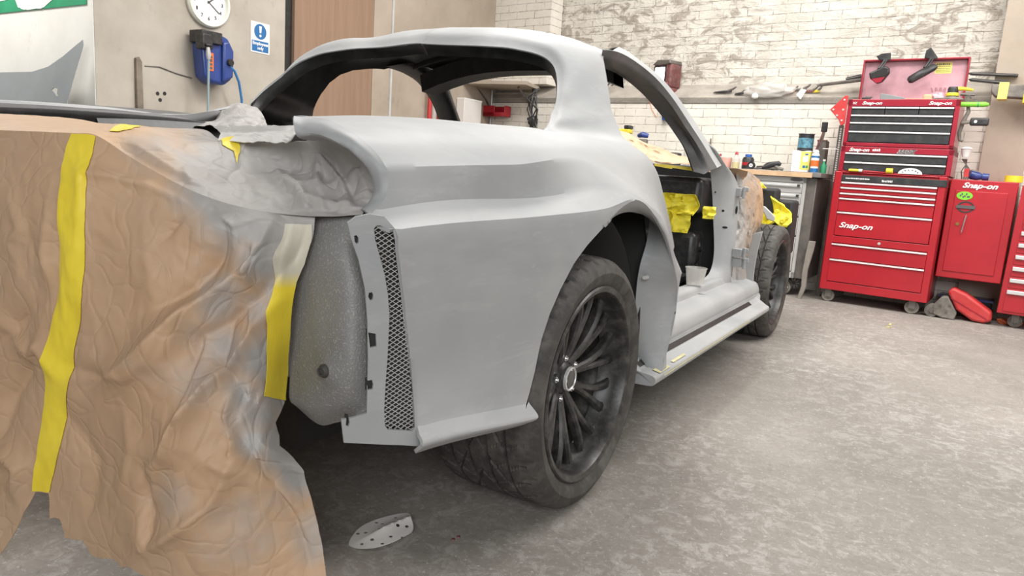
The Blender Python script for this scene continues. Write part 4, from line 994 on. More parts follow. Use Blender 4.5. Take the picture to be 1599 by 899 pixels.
F2=[([(185,203),(240,218),(300,235),(345,232),(400,212)],10,.012),([(200,215),(250,235),(290,262),(300,292)],9,.006),([(290,255),(400,268),(470,262)],6,-.006),([(380,235),(378,265),(355,285)],6,.006),([(430,262),(450,290),(480,315),(500,320)],9,.012),([(470,245),(500,255),(498,290),(470,300),(450,280)],7,.012),([(500,250),(530,280),(548,318)],7,.010),([(515,245),(545,290),(556,322)],6,-.008),([(540,290),(560,275),(575,300)],7,.010),([(470,318),(520,322),(560,326)],6,.010),([(425,318),(440,322),(480,326)],5,-.010),([(400,300),(430,318),(445,326)],6,.008),([(210,228),(260,262),(330,300)],6,.004),([(240,205),(300,212),(340,222)],6,-.008),([(545,245),(552,262),(570,258)],5,-.006)]
def up_post(Q,u,v):
    pp=pix(Q); h=np.zeros(len(Q)); w0=np.clip(np.asarray(v)/.6,0,1)
    for pl,w,a in F2:
        d,t=dist_poly(pp,pl); d=np.sqrt(d*d+4)-2; h+=1.7*a*np.exp(-(d/w)**1.15)*np.sin(np.clip(t*.9+.05,0,1)*PI)**.5
    am=.35+1.5*np.clip((pp[:,0]-330)/120,0,1)
    h+=facet_h(pp,FB)*.0035*am+facet_h(pp,FC)*.0028*am+crumple(Q,.0016,15,5,(1,1,1),2)*am
    n_=np.array([.3,-.6,.75]); return Q+np.outer(h*w0*.85,n_)
up.post=up_post
Q,F=netgrid(up,260,90); V1,F1,M1=shell(Q,F,.0012,0,away=(1,-5,5))
shellobj('paper_top_sheet',V1-MPO,F1,M1,['paper'],mp,60,spray=spray_val(Q))
tape('torn_tape',up,[(343,219),(368,222),(377,232),(375,247),(372,258),(366,240),(350,234)],mp,away=(1,-5,5),step=.006,spr=lambda q:np.full(len(q),.25))
tape('torn_tape',up,[(192,200),(222,202),(212,211),(188,210),(172,208)],mp,away=(1,-5,5),step=.006,spr=lambda q:np.full(len(q),.3))
# white-grey seal strip at the boot edge
S=Surf([[P(332,197,Y=-.66),P(395,197,Y=-.68),P(462,196,Y=-.71)],[P(345,209,Y=-.67),P(400,208,Y=-.69),P(462,205,Y=-.72)],[P(340,219,Y=-.70),P(395,221,Y=-.72),P(445,222,Y=-.74),P(462,210,Y=-.75)]],crease=(1,))
Q,F=netgrid(S,60,12); Q[:,2]+=crumple(Q,.0015,20,4); V1,F1,M1=shell(Q,F,.0015,0,away=(1,-5,5)); shellobj('seal_panel',V1,F1,M1,['white_strip'],car,40)
# lump of dusty paper tucked into the far corner of the boot
L=Surf([[P(300,196,Y=-.10),P(360,198,Y=-.12),P(419,199,Y=-.14)],[P(318,193,Y=.0),P(362,182,Y=-.03),P(417,195,Y=-.05)],[P(330,184,Y=.04),P(366,168,Y=.03),P(412,182,Y=.02)],[P(345,176,Y=.10),P(372,162,Y=.10),P(402,170,Y=.10)],[P(355,185,Y=.16),P(375,178,Y=.18),P(395,185,Y=.16)]])
Q,F=netgrid(L,50,40); Q=Q+np.outer(crumple(Q,.006,12,8,(1,1,1),3),[.3,-.7,.6]); V1,F1,M1=shell(Q,F,.0012,0,away=(1,-5,5)); o=shellobj('paper_lump',V1,F1,M1,['paper'],None,60,spray=np.full(len(Q),.95)); 
tag(o,'grey dusted paper lump tucked in the far corner of the boot opening','masking paper')
# brown paper over the scuttle, seen through the door opening
N_=Surf([[P(968,205,Y=1.95),P(985,211,Y=1.95),P(1010,224,Y=1.95),P(1045,237,Y=1.97),P(1085,251,Y=1.98),P(1130,262,Y=2.0),P(1168,268,Y=2.1)],
 [P(972,222,Y=1.80),P(992,226,Y=1.80),P(1015,238,Y=1.82),P(1045,246,Y=1.85),P(1085,254,Y=1.88),P(1130,268,Y=2.05),P(1165,275,Y=2.15)],
 [P(985,235,Y=1.72),P(1003,242,Y=1.72),P(1022,254,Y=1.74),P(1050,257,Y=1.76),P(1088,260,Y=1.80),P(1128,280,Y=2.12),P(1155,290,Y=2.2)]])
Q,F=netgrid(N_,90,30); Q=Q+np.outer(crumple(Q,.010,9,12,(.5,1,2),3),[.2,-.8,.5])
V1,F1,M1=shell(Q,F,.0012,0,away=(1,-5,5)); sp_=thing('masking_paper','folded brown paper over the windscreen base, seen through the door opening','masking paper',(.3,1.9,.9)); SPO=np.array([.3,1.9,.9])
shellobj('paper_sheet',V1-SPO,F1,M1,['paper'],sp_,60,spray=np.zeros(len(Q)))
tb=B(); a=[P(1022,255,Y=1.715),P(1050,258,Y=1.74),P(1088,262,Y=1.78),P(1100,264,Y=1.80)]
for i in range(3): 
    q=[tb.verts.new(tuple(x-SPO)) for x in (a[i],a[i+1],a[i+1]-np.array([0,0,.018]),a[i]-np.array([0,0,.012]))]; tb.faces.new(q)
obj('tape_strip',tb,'yellow_plastic',sp_)
# paper hanging ahead of the hinge pillar
N_=Surf([[P(1148,262,Y=2.10),P(1160,266,Y=2.2),P(1172,270,Y=2.35),P(1186,280,Y=2.6)],[P(1152,300,Y=2.12),P(1165,300,Y=2.2),P(1178,305,Y=2.38),P(1192,310,Y=2.6)],[P(1150,340,Y=2.12),P(1164,340,Y=2.22),P(1178,342,Y=2.4),P(1190,345,Y=2.62)],[P(1146,390,Y=2.12),P(1160,385,Y=2.22),P(1172,380,Y=2.4),P(1184,372,Y=2.6)],[P(1140,470,Y=2.12),P(1155,470,Y=2.2),P(1165,468,Y=2.3),P(1176,460,Y=2.4)]])
Q,F=netgrid(N_,40,70); Q=Q+np.outer(crumple(Q,.014,11,2,(1,1,.6),3),[.3,-.9,0]); sv=np.clip(.75-.004*(pix(Q)[:,0]-1150)*4,0,.8)
V1,F1,M1=shell(Q,F,.0012,0,away=(1,-5,1)); o=shellobj('masking_paper',V1,F1,M1,['paper'],None,60,spray=sv); tag(o,'creased grey-brown paper hanging between door hinges and front tyre','masking paper')
# yellow tape patches on the bulkhead
for k,(px,py,w,h) in enumerate([(1060,318,.17,.10),(1058,345,.12,.11),(1108,332,.05,.06)]):
    c=P(px,py,Y=1.83); gy=np.linspace(-1,1,18); U,V=np.meshgrid(gy,gy); Q=np.stack([c[0]+U.ravel()*w/1.6*(1-.2*np.abs(V.ravel())),np.full(324,c[1]),c[2]+V.ravel()*h/2],1)
    Q=Q+np.outer(crumple(Q,.020,14,k*4+1),[0,-1,0]); F=[]
    for j in range(17):
        for i in range(17):
            a=j*18+i; F+=[(a,a+1,a+19),(a,a+19,a+18)]
    V1,F1,M1=shell(Q,np.array(F),.002,0,away=(0,-5,1)); shellobj('foam_patch',V1,F1,M1,['yellow_foam'],car,60)
cb_=P(1085,440,Y=1.55); cu=thing('plastic_cup','clear plastic mixing cup inside the door opening on the sill','cup',(cb_[0],cb_[1],.41))
obj('cup_wall',lathe(B(),[(0,0),(.038,0),(.048,.075),(.050,.075),(.0505,.079),(.047,.079),(.037,.003),(0,.003)],axis='Z',seg=28),'clear',cu)

# ================================================================== WORKSHOP THINGS along the back wall
def marks(name,x,y,z,w,h,n,m,parent,vert=False):
    """print too small to read: a row of short blocks"""
    b=B(); r_=random.Random(n*7+int(w*1e4)); p_=0
    for k in range(n):
        l=w/n*r_.uniform(.55,.85)
        if vert: bx(b,x,x+h,y-.0008,y,z+p_,z+p_+l)
        else: bx(b,x+p_,x+p_+l,y-.0008,y,z,z+h*r_.uniform(.8,1.1))
        p_+=w/n
    o=obj(name,b,m,parent,smooth=False); return o
def WT(name,label,cat,s,t,z,group=None,turn=0):
    return thing(name,label,cat,Wp(s,t,z),-WA+turn,group)
def handle_bar(parent,x0,x1,z,m='alu',y=-.008,h=.010):
    o=obj('drawer_pull',bx(bx(B(),x0,x1,y-.006,y,z-h,z),x0,x1,y-.009,y-.004,z-h*1.0,z-h*.6),m,parent,bevel=.0015); return o
def drawer(parent,x0,x1,z0,z1,m,pull='alu',y=-.004,ph=.012):
    o=obj('drawer',bx(B(),x0,x1,y,.02,z0,z1),m,parent,bevel=.002)
    handle_bar(o,x0,x1,z1-.001,pull,y,ph); return o
def caster(parent,x,y,r,m='dirty_grey',w=.035,spoked=False):
    c=B(); lathe(c,[(0,-w/2),(r*.35,-w/2-.003),(r*.5,-w/2+.004),(r*.75,-w/2+.004),(r*.82,-w/2),(r*.95,-w/2),(r,-w/2+.006),(r,w/2-.006),(r*.95,w/2),(0,w/2)],(0,0,0),'Y',28)
    o=obj('caster',c,m,parent); o.location=(x,y,r-parent.location.z)
    f=B(); bx(f,-.022,.022,-w/2-.008,-w/2-.004,-.01,r+.03); bx(f,-.022,.022,w/2+.004,w/2+.008,-.01,r+.03); bx(f,-.03,.03,-w/2-.008,w/2+.008,r+.028,r+.034); cyl(f,(0,-w/2-.012,0),(0,w/2+.012,0),.007,.007,10)
    obj('fork',f,'steel_dark',o)
    if spoked:
        k=B()
        for i in range(9):
            a=2*PI*i/9; cyl(k,(r*.25*math.cos(a),-w/2-.004,r*.25*math.sin(a)),(r*.70*math.cos(a),-w/2-.004,r*.70*math.sin(a)),.006,.009,6)
        obj('wheel_spokes',k,'steel',o)
    return o
# ---- tall red tool chest: roll cabinet
rc=WT('roll_cabinet','red roll cabinet on casters with six chrome-edged drawers, left of the hanging red cabinet','tool cabinet',-.315,.55,0)
RW=.765
b=B(); bx(b,0,RW,.004,.46,.10,.122); bx(b,0,.012,0,.46,.10,1.03); bx(b,RW-.012,RW,0,.46,.10,1.03); bx(b,0,RW,.45,.46,.10,1.03); bx(b,0,RW,.02,.46,1.02,1.03); bx(b,.012,RW-.012,.03,.04,.12,1.02)
bx(b,0,.055,0,.02,.10,1.03); bx(b,RW-.055,RW,0,.02,.10,1.03); bx(b,.05,RW-.05,0,.02,.10,.165); bx(b,.05,RW-.05,0,.02,.475,.53)
obj('cabinet_body',b,'red',rc,bevel=.004)
for z0,z1 in ((.915,.952),(.872,.911),(.832,.868),(.725,.828),(.535,.720)): drawer(rc,.058,RW-.058,z0,z1,'red')
for z0,z1 in ((.352,.470),(.170,.347)): drawer(rc,.052,RW-.055,z0,z1,'red')
obj('lock',cyl(cyl(B(),(.385,-.004,.502),(.385,.004,.502),.011,.011,18),(.385,-.007,.502),(.385,-.004,.502),.005,.005,12),'steel',rc)
obj('black_trim',bx(B(),.055,RW-.0,-.006,.02,.955,1.005),'drawer_black',rc,bevel=.003)
text('lettering','Snap-on',.058,'white_print',rc,(.085,-.008,.600),.35,bold=.0012,sx=1.25)
marks('small_print',.085,-.006,.976,.17,.009,14,'white_print',rc); marks('small_print',.34,-.006,.966,.075,.014,7,'white_print',rc)
caster(rc,.07,.05,.047); caster(rc,RW-.10,.05,.050); caster(rc,.07,.40,.047); caster(rc,RW-.09,.40,.047)
# ---- middle box and top box
mb=WT('tool_chest','red intermediate tool box with two black drawers between roll cabinet and top chest','tool box',-.305,.50,1.032)
MW=.76
b=B(); bx(b,0,MW,0,.40,0,.010); bx(b,0,.035,0,.40,0,.195); bx(b,MW-.035,MW,0,.40,0,.195); bx(b,0,MW,0,.40,.150,.195); bx(b,0,MW,.39,.40,0,.195); bx(b,.03,MW-.03,.03,.04,.01,.15)
obj('cabinet_body',b,'red_dark',mb,bevel=.004)
drawer(mb,.037,MW-.037,.082,.147,'drawer_black'); drawer(mb,.037,MW-.037,.012,.078,'drawer_black')
text('lettering','Snap-on',.036,'white_print',mb,(.06,-.003,.158),.35,bold=.001,sx=1.2); marks('emblem_print',.225,-.001,.163,.055,.017,4,'white_print',mb)
text('emblem_lettering','350Z',.036,'print_grey',mb,(.395,-.003,.156),.35,bold=.0018,sx=1.45); text('emblem_outline','350Z',.036,'white_print',mb,(.3935,-.002,.155),.35,bold=.0028,sx=1.45)
tb_=WT('tool_chest','red top chest with open lid and black drawers, on top of the stack','tool box',-.300,.50,1.230)
TW=.745
b=B(); bx(b,0,TW,0,.40,0,.028); bx(b,0,.032,0,.40,0,.35); bx(b,TW-.032,TW,0,.40,0,.35); bx(b,0,TW,0,.03,.298,.35); bx(b,0,TW,.39,.40,0,.35); bx(b,.03,TW-.03,.03,.04,.02,.30); bx(b,.0,TW,.02,.395,.300,.31)
obj('cabinet_body',b,'red_dark',tb_,bevel=.004)
for z0,z1 in ((.184,.236),(.118,.180),(.032,.114)): drawer(tb_,.034,TW-.034,z0,z1,'drawer_black')
for a,c in ((.034,.262),(.266,.488),(.492,TW-.034)): drawer(tb_,a,c,.240,.294,'drawer_black')
for k,(xx,sz_) in enumerate(((.10,.032),(.50,.034))): text('lettering','Snap-on',sz_,'white_print',tb_,(xx if k==0 else .545,-.003,.312),.35,bold=.0009,sx=1.3)
text('small_lettering','BZ',.024,'white_print',tb_,(.035,-.003,.314))
lid=B(); bx(lid,0,TW-.015,.0,.012,0,.345); bx(lid,0,TW-.015,-.055,.0,.333,.345); bx(lid,0,.012,-.055,0,0,.34); bx(lid,TW-.027,TW-.015,-.055,0,0,.34)
lo_=obj('lid',lid,'red_dark',tb_,bevel=.003); lo_.location=(.003,.392,.352); lo_.rotation_euler=(.0,0,0)
obj('lid_lining',bx(B(),.013,TW-.028,-.004,-.001,.006,.331),'lid_inner',lo_)
obj('warning_label',bx(B(),.505,.615,-.0055,-.004,.235,.318),'yellow_tin',lo_,smooth=False)
marks('label_heading',.512,-.0055,.298,.09,.012,7,'print_grey',lo_)
for z_ in (.285,.272,.259,.246): marks('label_print',.512,-.0055,z_,.095,.004,9,'print_grey',lo_)
# ---- hanging red side cabinet
hc=WT('side_cabinet','red single-door side cabinet with round black emblem hanging off the roll cabinet','tool cabinet',.462,.455,.300)
HW=.408; b=B(); bx(b,0,HW,.0,.40,0,.72)
obj('cabinet_body',b,'red',hc,bevel=.006)
dr=obj('door',bx(B(),.040,HW-.050,-.006,.0,.05,.640),'red',hc,bevel=.003)
obj('handle',tube(B(),[(.118,-.008,.335),(.118,-.022,.345),(.124,-.024,.40),(.130,-.022,.455),(.130,-.008,.465)],.005,8),'chrome',dr)
obj('keyhole',cyl(B(),(.085,-.006,.40),(.085,-.011,.40),.011,.011,18),'gold',dr)
text('lettering','Snap-on',.052,'white_print',hc,(.075,-.003,.664),.35,bold=.0016,sx=1.25)
em=B()
n=36
for k in range(n):
    a0,a1=2*PI*k/n,2*PI*(k+1)/n
    q=[em.verts.new((.118+r*math.cos(a)*1.15,-.009,.525+r*math.sin(a)*.9)) for r,a in ((.036,a0),(.036,a1),(.046,a1),(.046,a0))]; em.faces.new(q)
bmesh.ops.solidify(em,geom=em.faces[:],thickness=-.004); bx(em,.118-.058,.118+.058,-.0135,-.008,.514,.536)
obj('round_emblem',em,'print_grey',dr,smooth=False)
gs=prism(B(),[(.10+.050*math.cos(a)*(1 if abs(math.cos(a))<.9 else 1),.605+.030*math.sin(a)) for a in np.linspace(0,2*PI,25)[:-1]],-.009,-.0062,'XZ'); obj('green_sticker',gs,'green',dr,smooth=False)
for k in range(7): obj('sticker_print',prism(B(),[(.075+.009*k+.006*math.cos(a),.605+.012*math.sin(k*2)+.009*math.sin(a)) for a in (0,1.2,2.5,3.7,5.0)],-.0098,-.009,'XZ'),'print_grey',dr,smooth=False)
# ---- right-hand red cabinet, mostly outside the picture
rr_=WT('tool_cabinet','red drawer cabinet with stacked silver pulls at the right edge, right of the side cabinet','tool cabinet',.892,.50,0)
b=B(); prism(b,[(-.015,.10),(.65,.10),(.65,1.0),(.0,1.0)],0,.42,'XZ'); obj('cabinet_body',b,'red',rr_,bevel=.004)
for k in range(8):
    z1=.86-.083*k; d_=obj('drawer',bx(B(),.045-.004*k,.62,-.005,.01,z1-.074 if k<7 else z1-.16,z1),'red',rr_,bevel=.002)
    obj('drawer_pull',bx(B(),.050-.004*k,.60,-.018,-.004,z1-.036,z1-.008),'alu',d_,bevel=.004)
caster(rr_,.10,.1,.045); caster(rr_,.5,.1,.045)

# ---- steel work bench cabinet
bc=WT('bench_cabinet','stainless steel drawer bench with wooden worktop edge against the white brick wall','workbench',-1.90,.56,0)
BW=1.46
b=B(); bx(b,0,BW,.02,.50,.15,.965); obj('cabinet_body',b,'steel_dark',bc,bevel=.004)
b=B(); bx(b,0,BW-.075,.0,.02,.15,.20); bx(b,0,BW-.075,.0,.02,.92,.965); bx(b,BW-.10,BW-.075,0,.02,.15,.965); obj('front_frame',b,'steel',bc,bevel=.002)
wt=obj('worktop',bx(B(),-.02,BW+.035,-.03,.53,.970,1.008),'worktop',bc,bevel=.003); obj('wood_edging',bx(B(),-.02,BW-.03,-.036,-.028,.966,1.004),'wood_edge',wt)
for x0,x1 in ((.02,.68),(.70,BW-.102)):
    for z0,z1 in ((.838,.915),(.748,.834),(.655,.744),(.500,.640),(.205,.485)):
        d_=obj('drawer',bx(B(),x0,x1,-.006,.02,z0,z1),'steel',bc,bevel=.003); obj('drawer_pull',bx(B(),x0+.01,x1-.01,-.020,-.005,z1-.030,z1-.012),'alu',d_,bevel=.003)
        obj('drawer_latch',bx(B(),x1-.035,x1-.012,-.021,-.006,z1-.028,z1-.008),'drawer_black',d_)
obj('badge',prism(B(),[(BW-.15+.05*math.cos(a),.945+.014*math.sin(a)) for a in np.linspace(0,2*PI,17)[:-1]],-.004,.0,'XZ'),'print_grey',bc,smooth=False)
caster(bc,BW-.16,.06,.062,spoked=True); caster(bc,.15,.06,.062,spoked=True); caster(bc,BW-.16,.42,.062,spoked=True)
# ---- things on the bench
ZB=1.009
def can(name,label,cat,s,t,z,prof,m,parts=(),group=None,seg=28):
    th=WT(name,label,cat,s,t,z,group)
    obj('body',lathe(B(),prof,axis='Z',seg=seg,close=False),m,th)
    for nm,pr_,mm in parts: obj(nm,lathe(B(),pr_,axis='Z',seg=seg),mm,th)
    return th
S0,Z0=sz(1243,255,.36)
tin=WT('square_tin','white and yellow square solvent tin at the right end of the bench','tin',S0-.03,.40,ZB)
obj('body',bx(B(),0,.145,0,.10,0,.175),'white_plastic',tin,bevel=.006); obj('yellow_label',bx(B(),.072,.1462,-.0012,.1012,.02,.168),'yellow_tin',tin,smooth=False)
obj('blue_patch',bx(B(),.105,.128,-.0022,-.001,.140,.150),'blue_bright',tin); obj('white_patch',bx(B(),.090,.132,-.0020,-.001,.085,.130),'white_print',tin); obj('number_patch',bx(B(),.095,.115,-.002,-.001,.035,.055),'blue_sign',tin); obj('number_patch',bx(B(),.120,.135,-.002,-.001,.035,.055),'green_dark',tin)
can('paint_tin','round black paint tin with teal label standing on the square tin','tin',S0+.052,.345,ZB+.177,[(0,0),(.062,0),(.063,.004),(.060,.008),(.060,.128),(.063,.132),(.063,.137),(.058,.137),(.056,.131),(0,.131)],'drawer_black',
    (('label',[(.0605,.02),(.0605,.10)],'teal_label'),('rim',[(.057,.137),(.0640,.138),(.0640,.133)],'steel')))
bo=WT('storage_box','dusty brown-grey box wedged behind the paint tin by the tool chest','box',S0+.12,.22,ZB); obj('body',bx(B(),0,.07,-.03,.08,0,.27),'dirty_grey',bo,bevel=.004); obj('lid_flap',bx(B(),-.002,.072,-.032,.0,.262,.274),'maroon',bo)
can('aerosol_can','aerosol can with orange and blue label beside the square tin','spray can',S0+.165,.44,ZB,[(0,0),(.030,0),(.031,.004),(.031,.135),(.028,.150),(.016,.163),(.012,.168),(.0,.168)],'white_plastic',
    (('orange_label',[(.0314,.05),(.0314,.098)],'orange'),('blue_band',[(.0314,.0),(.0314,.035)],'blue_sign'),('blue_band',[(.0314,.118),(.0314,.134)],'blue_sign'),('cap',[(.012,.163),(.024,.160),(.022,.172),(.014,.182),(0,.183)],'white_plastic')))
can('bottle','small green glass bottle squeezed between aerosol can and red chest','bottle',S0+.222,.38,ZB,[(0,0),(.022,0),(.024,.01),(.024,.06),(.010,.08),(.009,.10),(0,.10)],'green_dark',(('cap',[(.0,.112),(.011,.112),(.011,.098),(0,.098)],'white_plastic'),))
s_,_=sz(1120,250,.33)
can('plastic_tub','clear plastic tub on the bench, beside the windscreen pillar','tub',s_-.14,.34,ZB,[(0,0),(.075,0),(.088,.10),(.09,.11),(.0,.11)],'clear',(('lid',[(0,.118),(.092,.116),(.093,.108),(0,.108)],'white_plastic'),))
can('spray_jar','clear jar with small red nozzle, between clear tub and pink tub','jar',s_+.0,.26,ZB,[(0,0),(.035,0),(.037,.09),(.02,.105),(0,.105)],'clear',(('nozzle',[(0,.125),(.008,.125),(.010,.105),(0,.105)],'red'),))
can('pink_tub','pink-red plastic tub on the bench left of the yellow bottle','tub',s_+.075,.33,ZB,[(0,0),(.050,0),(.055,.085),(.050,.095),(0,.095)],'pink',(('lid',[(0,.098),(.052,.096),(.054,.088),(0,.088)],'clear'),))
can('squeeze_bottle','clear bottle of yellow liquid with red tip cap on the bench','bottle',s_+.175,.35,ZB,[(0,0),(.032,0),(.034,.01),(.034,.085),(.016,.11),(.014,.125),(0,.125)],'clear',(('liquid',[(0,.004),(.030,.004),(.0325,.055),(0,.055)],'yellow_liquid'),('cap',[(0,.146),(.008,.146),(.014,.128),(.016,.120),(0,.120)],'red')))
can('black_jar','black jar with blue lid and red label on the bench','jar',s_+.265,.30,ZB,[(0,0),(.048,0),(.050,.01),(.050,.085),(.040,.105),(0,.105)],'black_plastic',(('lid',[(0,.130),(.028,.129),(.030,.108),(0,.106)],'blue_bright'),('red_label',[(.0505,.035),(.0505,.060)],'red')))
tr=WT('tape_roll','small roll of clear tape standing on the bench before the black jar','tape roll',s_+.335,.42,ZB+.033); obj('roll',lathe(B(),[(.014,-.012),(.032,-.012),(.032,.012),(.014,.012),(.014,-.012)],axis='Y',seg=28),'black_plastic',tr); obj('core',lathe(B(),[(.006,-.013),(.016,-.013),(.016,.013),(.006,.013),(.006,-.013)],axis='Y',seg=20),'white_plastic',tr)
for k,(ds,tt,l,lab,cat,nm) in enumerate([(.50,.42,.13,'dark air tool lying on the bench nearest the square tin','air tool','air_tool'),(.40,.20,.12,'dark riveter lying behind the tape roll on the bench','hand tool','riveter')]):
    at_=WT(nm,lab,cat,s_+ds,tt,ZB,turn=.25-.5*k)
    obj('body',tube(B(),[(-l*.55,0,.018),(-l*.2,0,.032),(l*.15,.0,.052),(l*.45,0,.060),(l*.6,0,.052)],[.010,.018,.024,.022,.012],10),'black_plastic',at_)
    obj('grip',tube(B(),[(l*.25,0,.04),(l*.5,-.02,.02),(l*.75,-.03,.014)],[.016,.014,.012],8),'dirty_grey',at_); obj('hose_stub',tube(B(),[(-l*.5,0,.018),(-l*.8,-.02,.008),(-l,-.05,.007)],.006,8),'steel_dark',at_)
pl=WT('grease_gun','long dark grease gun lying across the bench behind the drawer front','hand tool',s_+.44,.31,ZB); obj('barrel',tube(B(),[(-.10,0,.016),(.02,0,.022),(.09,.0,.020)],[.009,.016,.014],10),'dirty_grey',pl); obj('lever',tube(B(),[(.06,0,.03),(.0,-.01,.04),(-.09,-.01,.03)],.005,8),'steel_dark',pl)
# items left of the pillar, seen through the door opening
q=sz(985,200,.3)
yb_=WT('bumper_block','yellow and black foam block on the bench seen over the brown paper','block',q[0]-.10,.33,ZB+.0)
obj('stand',bx(B(),-.05,.09,-.03,.08,0,.27),'dirty_grey',yb_,bevel=.01); obj('block',bx(B(),-.09,.12,-.04,.05,.27,.315),'yellow_plastic',yb_,bevel=.012); obj('pad',bx(B(),.06,.12,-.042,.052,.315,.35),'black_plastic',yb_,bevel=.01)
q=sz(1005,212,.3); k_=WT('goggles','blue-black safety goggles above the brown paper, right of the yellow block','goggles',q[0],.3,ZB); obj('stand',bx(B(),-.04,.04,-.03,.03,0,q[1]-ZB-.03),'dirty_grey',k_,bevel=.01); obj('lens',tube(B(),[(-.05,0,q[1]-ZB),(0,-.02,q[1]-ZB+.01),(.05,0,q[1]-ZB)],[.02,.028,.02],10),'blue_plastic',k_)
q=sz(1062,240,.3); k_=WT('battery_charger','dark charger box on the bench seen between brown paper and pillar','charger',q[0]-.07,.3,ZB); obj('body',bx(B(),-.09,.07,-.05,.05,0,.115),'black_plastic',k_,bevel=.012); obj('face',bx(B(),-.07,.0,-.053,-.049,.05,.09),'dirty_grey',k_,bevel=.002)
q=sz(1078,235,.25); k_=WT('glass_jar','tall cloudy jar on the bench just left of the pillar','jar',q[0],.25,ZB); obj('body',lathe(B(),[(0,0),(.055,0),(.058,.15),(.04,.175),(0,.175)],axis='Z',seg=24),'clear',k_); obj('lid',lathe(B(),[(0,.185),(.042,.183),(.043,.170),(0,.170)],axis='Z',seg=24),'white_plastic',k_)
q=sz(1111,215,.02); k_=WT('conduit','thin grey rod standing against the wall beside the pillar','rod',q[0],.03,ZB); obj('rod',cyl(B(),(0,0,0),(0,0,.27),.006,.006,10),'steel_dark',k_)
# ---- between bench and chest
b=B(); x=0
ss,zz=sz(1306,170,.45)
sq=WT('magnetic_square','red triangular welding magnet sticking to the left side of the top chest','welding magnet',-.330,.49,zz-.01); sq.scale=(1.3,1,1.25)
b=B(); prism(b,[(-.075,.0),(.0,.085),(.018,.085),(.018,-.085),(.0,-.10),(-.020,-.06)],-.008,.008,'XZ'); obj('plate',b,'red_dusty',sq,bevel=.003)
for x_,z_ in ((-.055,.0),(.0,.06),(.0,-.065),(.0,.0),(-.03,-.035)): obj('rivet',cyl(B(),(x_,-.011,z_),(x_,-.007,z_),.006,.006,12),'alu',sq)
s1,z1=sz(1302,215,.30); s2,z2=sz(1293,300,.47)
sp1=WT('slotted_post','dark slotted steel post standing in the gap between bench and red chest','post',-.366,.30,0)
b=B(); bx(b,-.018,.018,0,.006,0,1.40); bx(b,-.018,-.012,0,.03,0,1.40); obj('angle',b,'steel_dark',sp1); 
sl=B()
for k in range(24): bx(sl,-.006,.006,-.002,.001,.95+.018*k,.962+.018*k)
sl2=obj('slots',sl,'white_plastic',sp1); sl2['kind']='stuff'
hk=WT('clamp','dark hand clamp hanging above the paint tin beside the red magnet','clamp',s1-.075,.34,1.22); obj('jaw',bx(B(),-.02,.025,-.012,.012,.12,.20),'black_plastic',hk,bevel=.006); obj('bar',tube(B(),[(0,0,.12),(-.02,0,.04),(-.045,0,-.05)],.009,8),'maroon',hk); obj('handle',tube(B(),[(.01,0,.14),(.0,0,.06),(-.02,0,-.02)],.007,8),'steel_dark',hk)
pk=WT('wall_peg','thin white peg sticking from the slotted post to the chest','peg',s1-.03,.40,1.205); obj('rod',cyl(B(),(-.02,0,0),(.09,0,0),.003,.003,8),'white_plastic',pk)
s3,_=sz(1262,470,.60)
bd=WT('offcut_board','warped grey timber offcut leaning between bench caster and red cabinet','timber',-.455,.60,0)
pts=[(0,0),(.03,.0),(.055,.10),(.050,.24),(.075,.40),(.08,.47),(.03,.47),(.02,.36),(.012,.20),(.02,.10)]
b=prism(B(),pts,-.01,.018,'XZ'); obj('plank',b,'grey_board',bd,bevel=.003)
# ---- on the roll cabinet's front ledge
sd=WT('screwdriver','yellow-handled screwdriver lying on the ledge above the roll cabinet drawers','screwdriver',-.22,.535,1.043); obj('handle',cyl(B(),(0,0,0),(.09,0,.0),.010,.011,12),'yellow_plastic',sd); obj('blade',cyl(B(),(.09,0,0),(.26,0,-.004),.004,.003,8),'red_dusty',sd); obj('ferrule',cyl(B(),(.072,0,0),(.095,0,0),.0115,.0115,12),'white_plastic',sd)
yt=WT('tape_roll','yellow tape roll on the ledge above the roll cabinet drawers','tape roll',.06,.52,1.052); obj('roll',lathe(B(),[(.012,-.022),(.020,-.022),(.020,.022),(.012,.022),(.012,-.022)],axis='X',seg=24),'yellow_plastic',yt)
sp2=WT('sanding_disc','grey perforated sanding disc leaning on the black drawers of the middle box','sanding disc',.20,.53,1.036); b=B(); prism(b,[(.08*math.cos(a),.045*math.sin(a)) for a in np.linspace(0,PI,19)],-.002,.002,'XZ'); obj('disc',b,'disc_paper',sp2,smooth=False)
for k in range(6): a=.45+k*.45; obj('hole',cyl(B(),(.055*math.cos(a),-.0035,.030*math.sin(a)),(.055*math.cos(a),-.002,.030*math.sin(a)),.005,.005,10),'print_grey',sp2)
sp2.rotation_euler=(-.15,0,-WA)
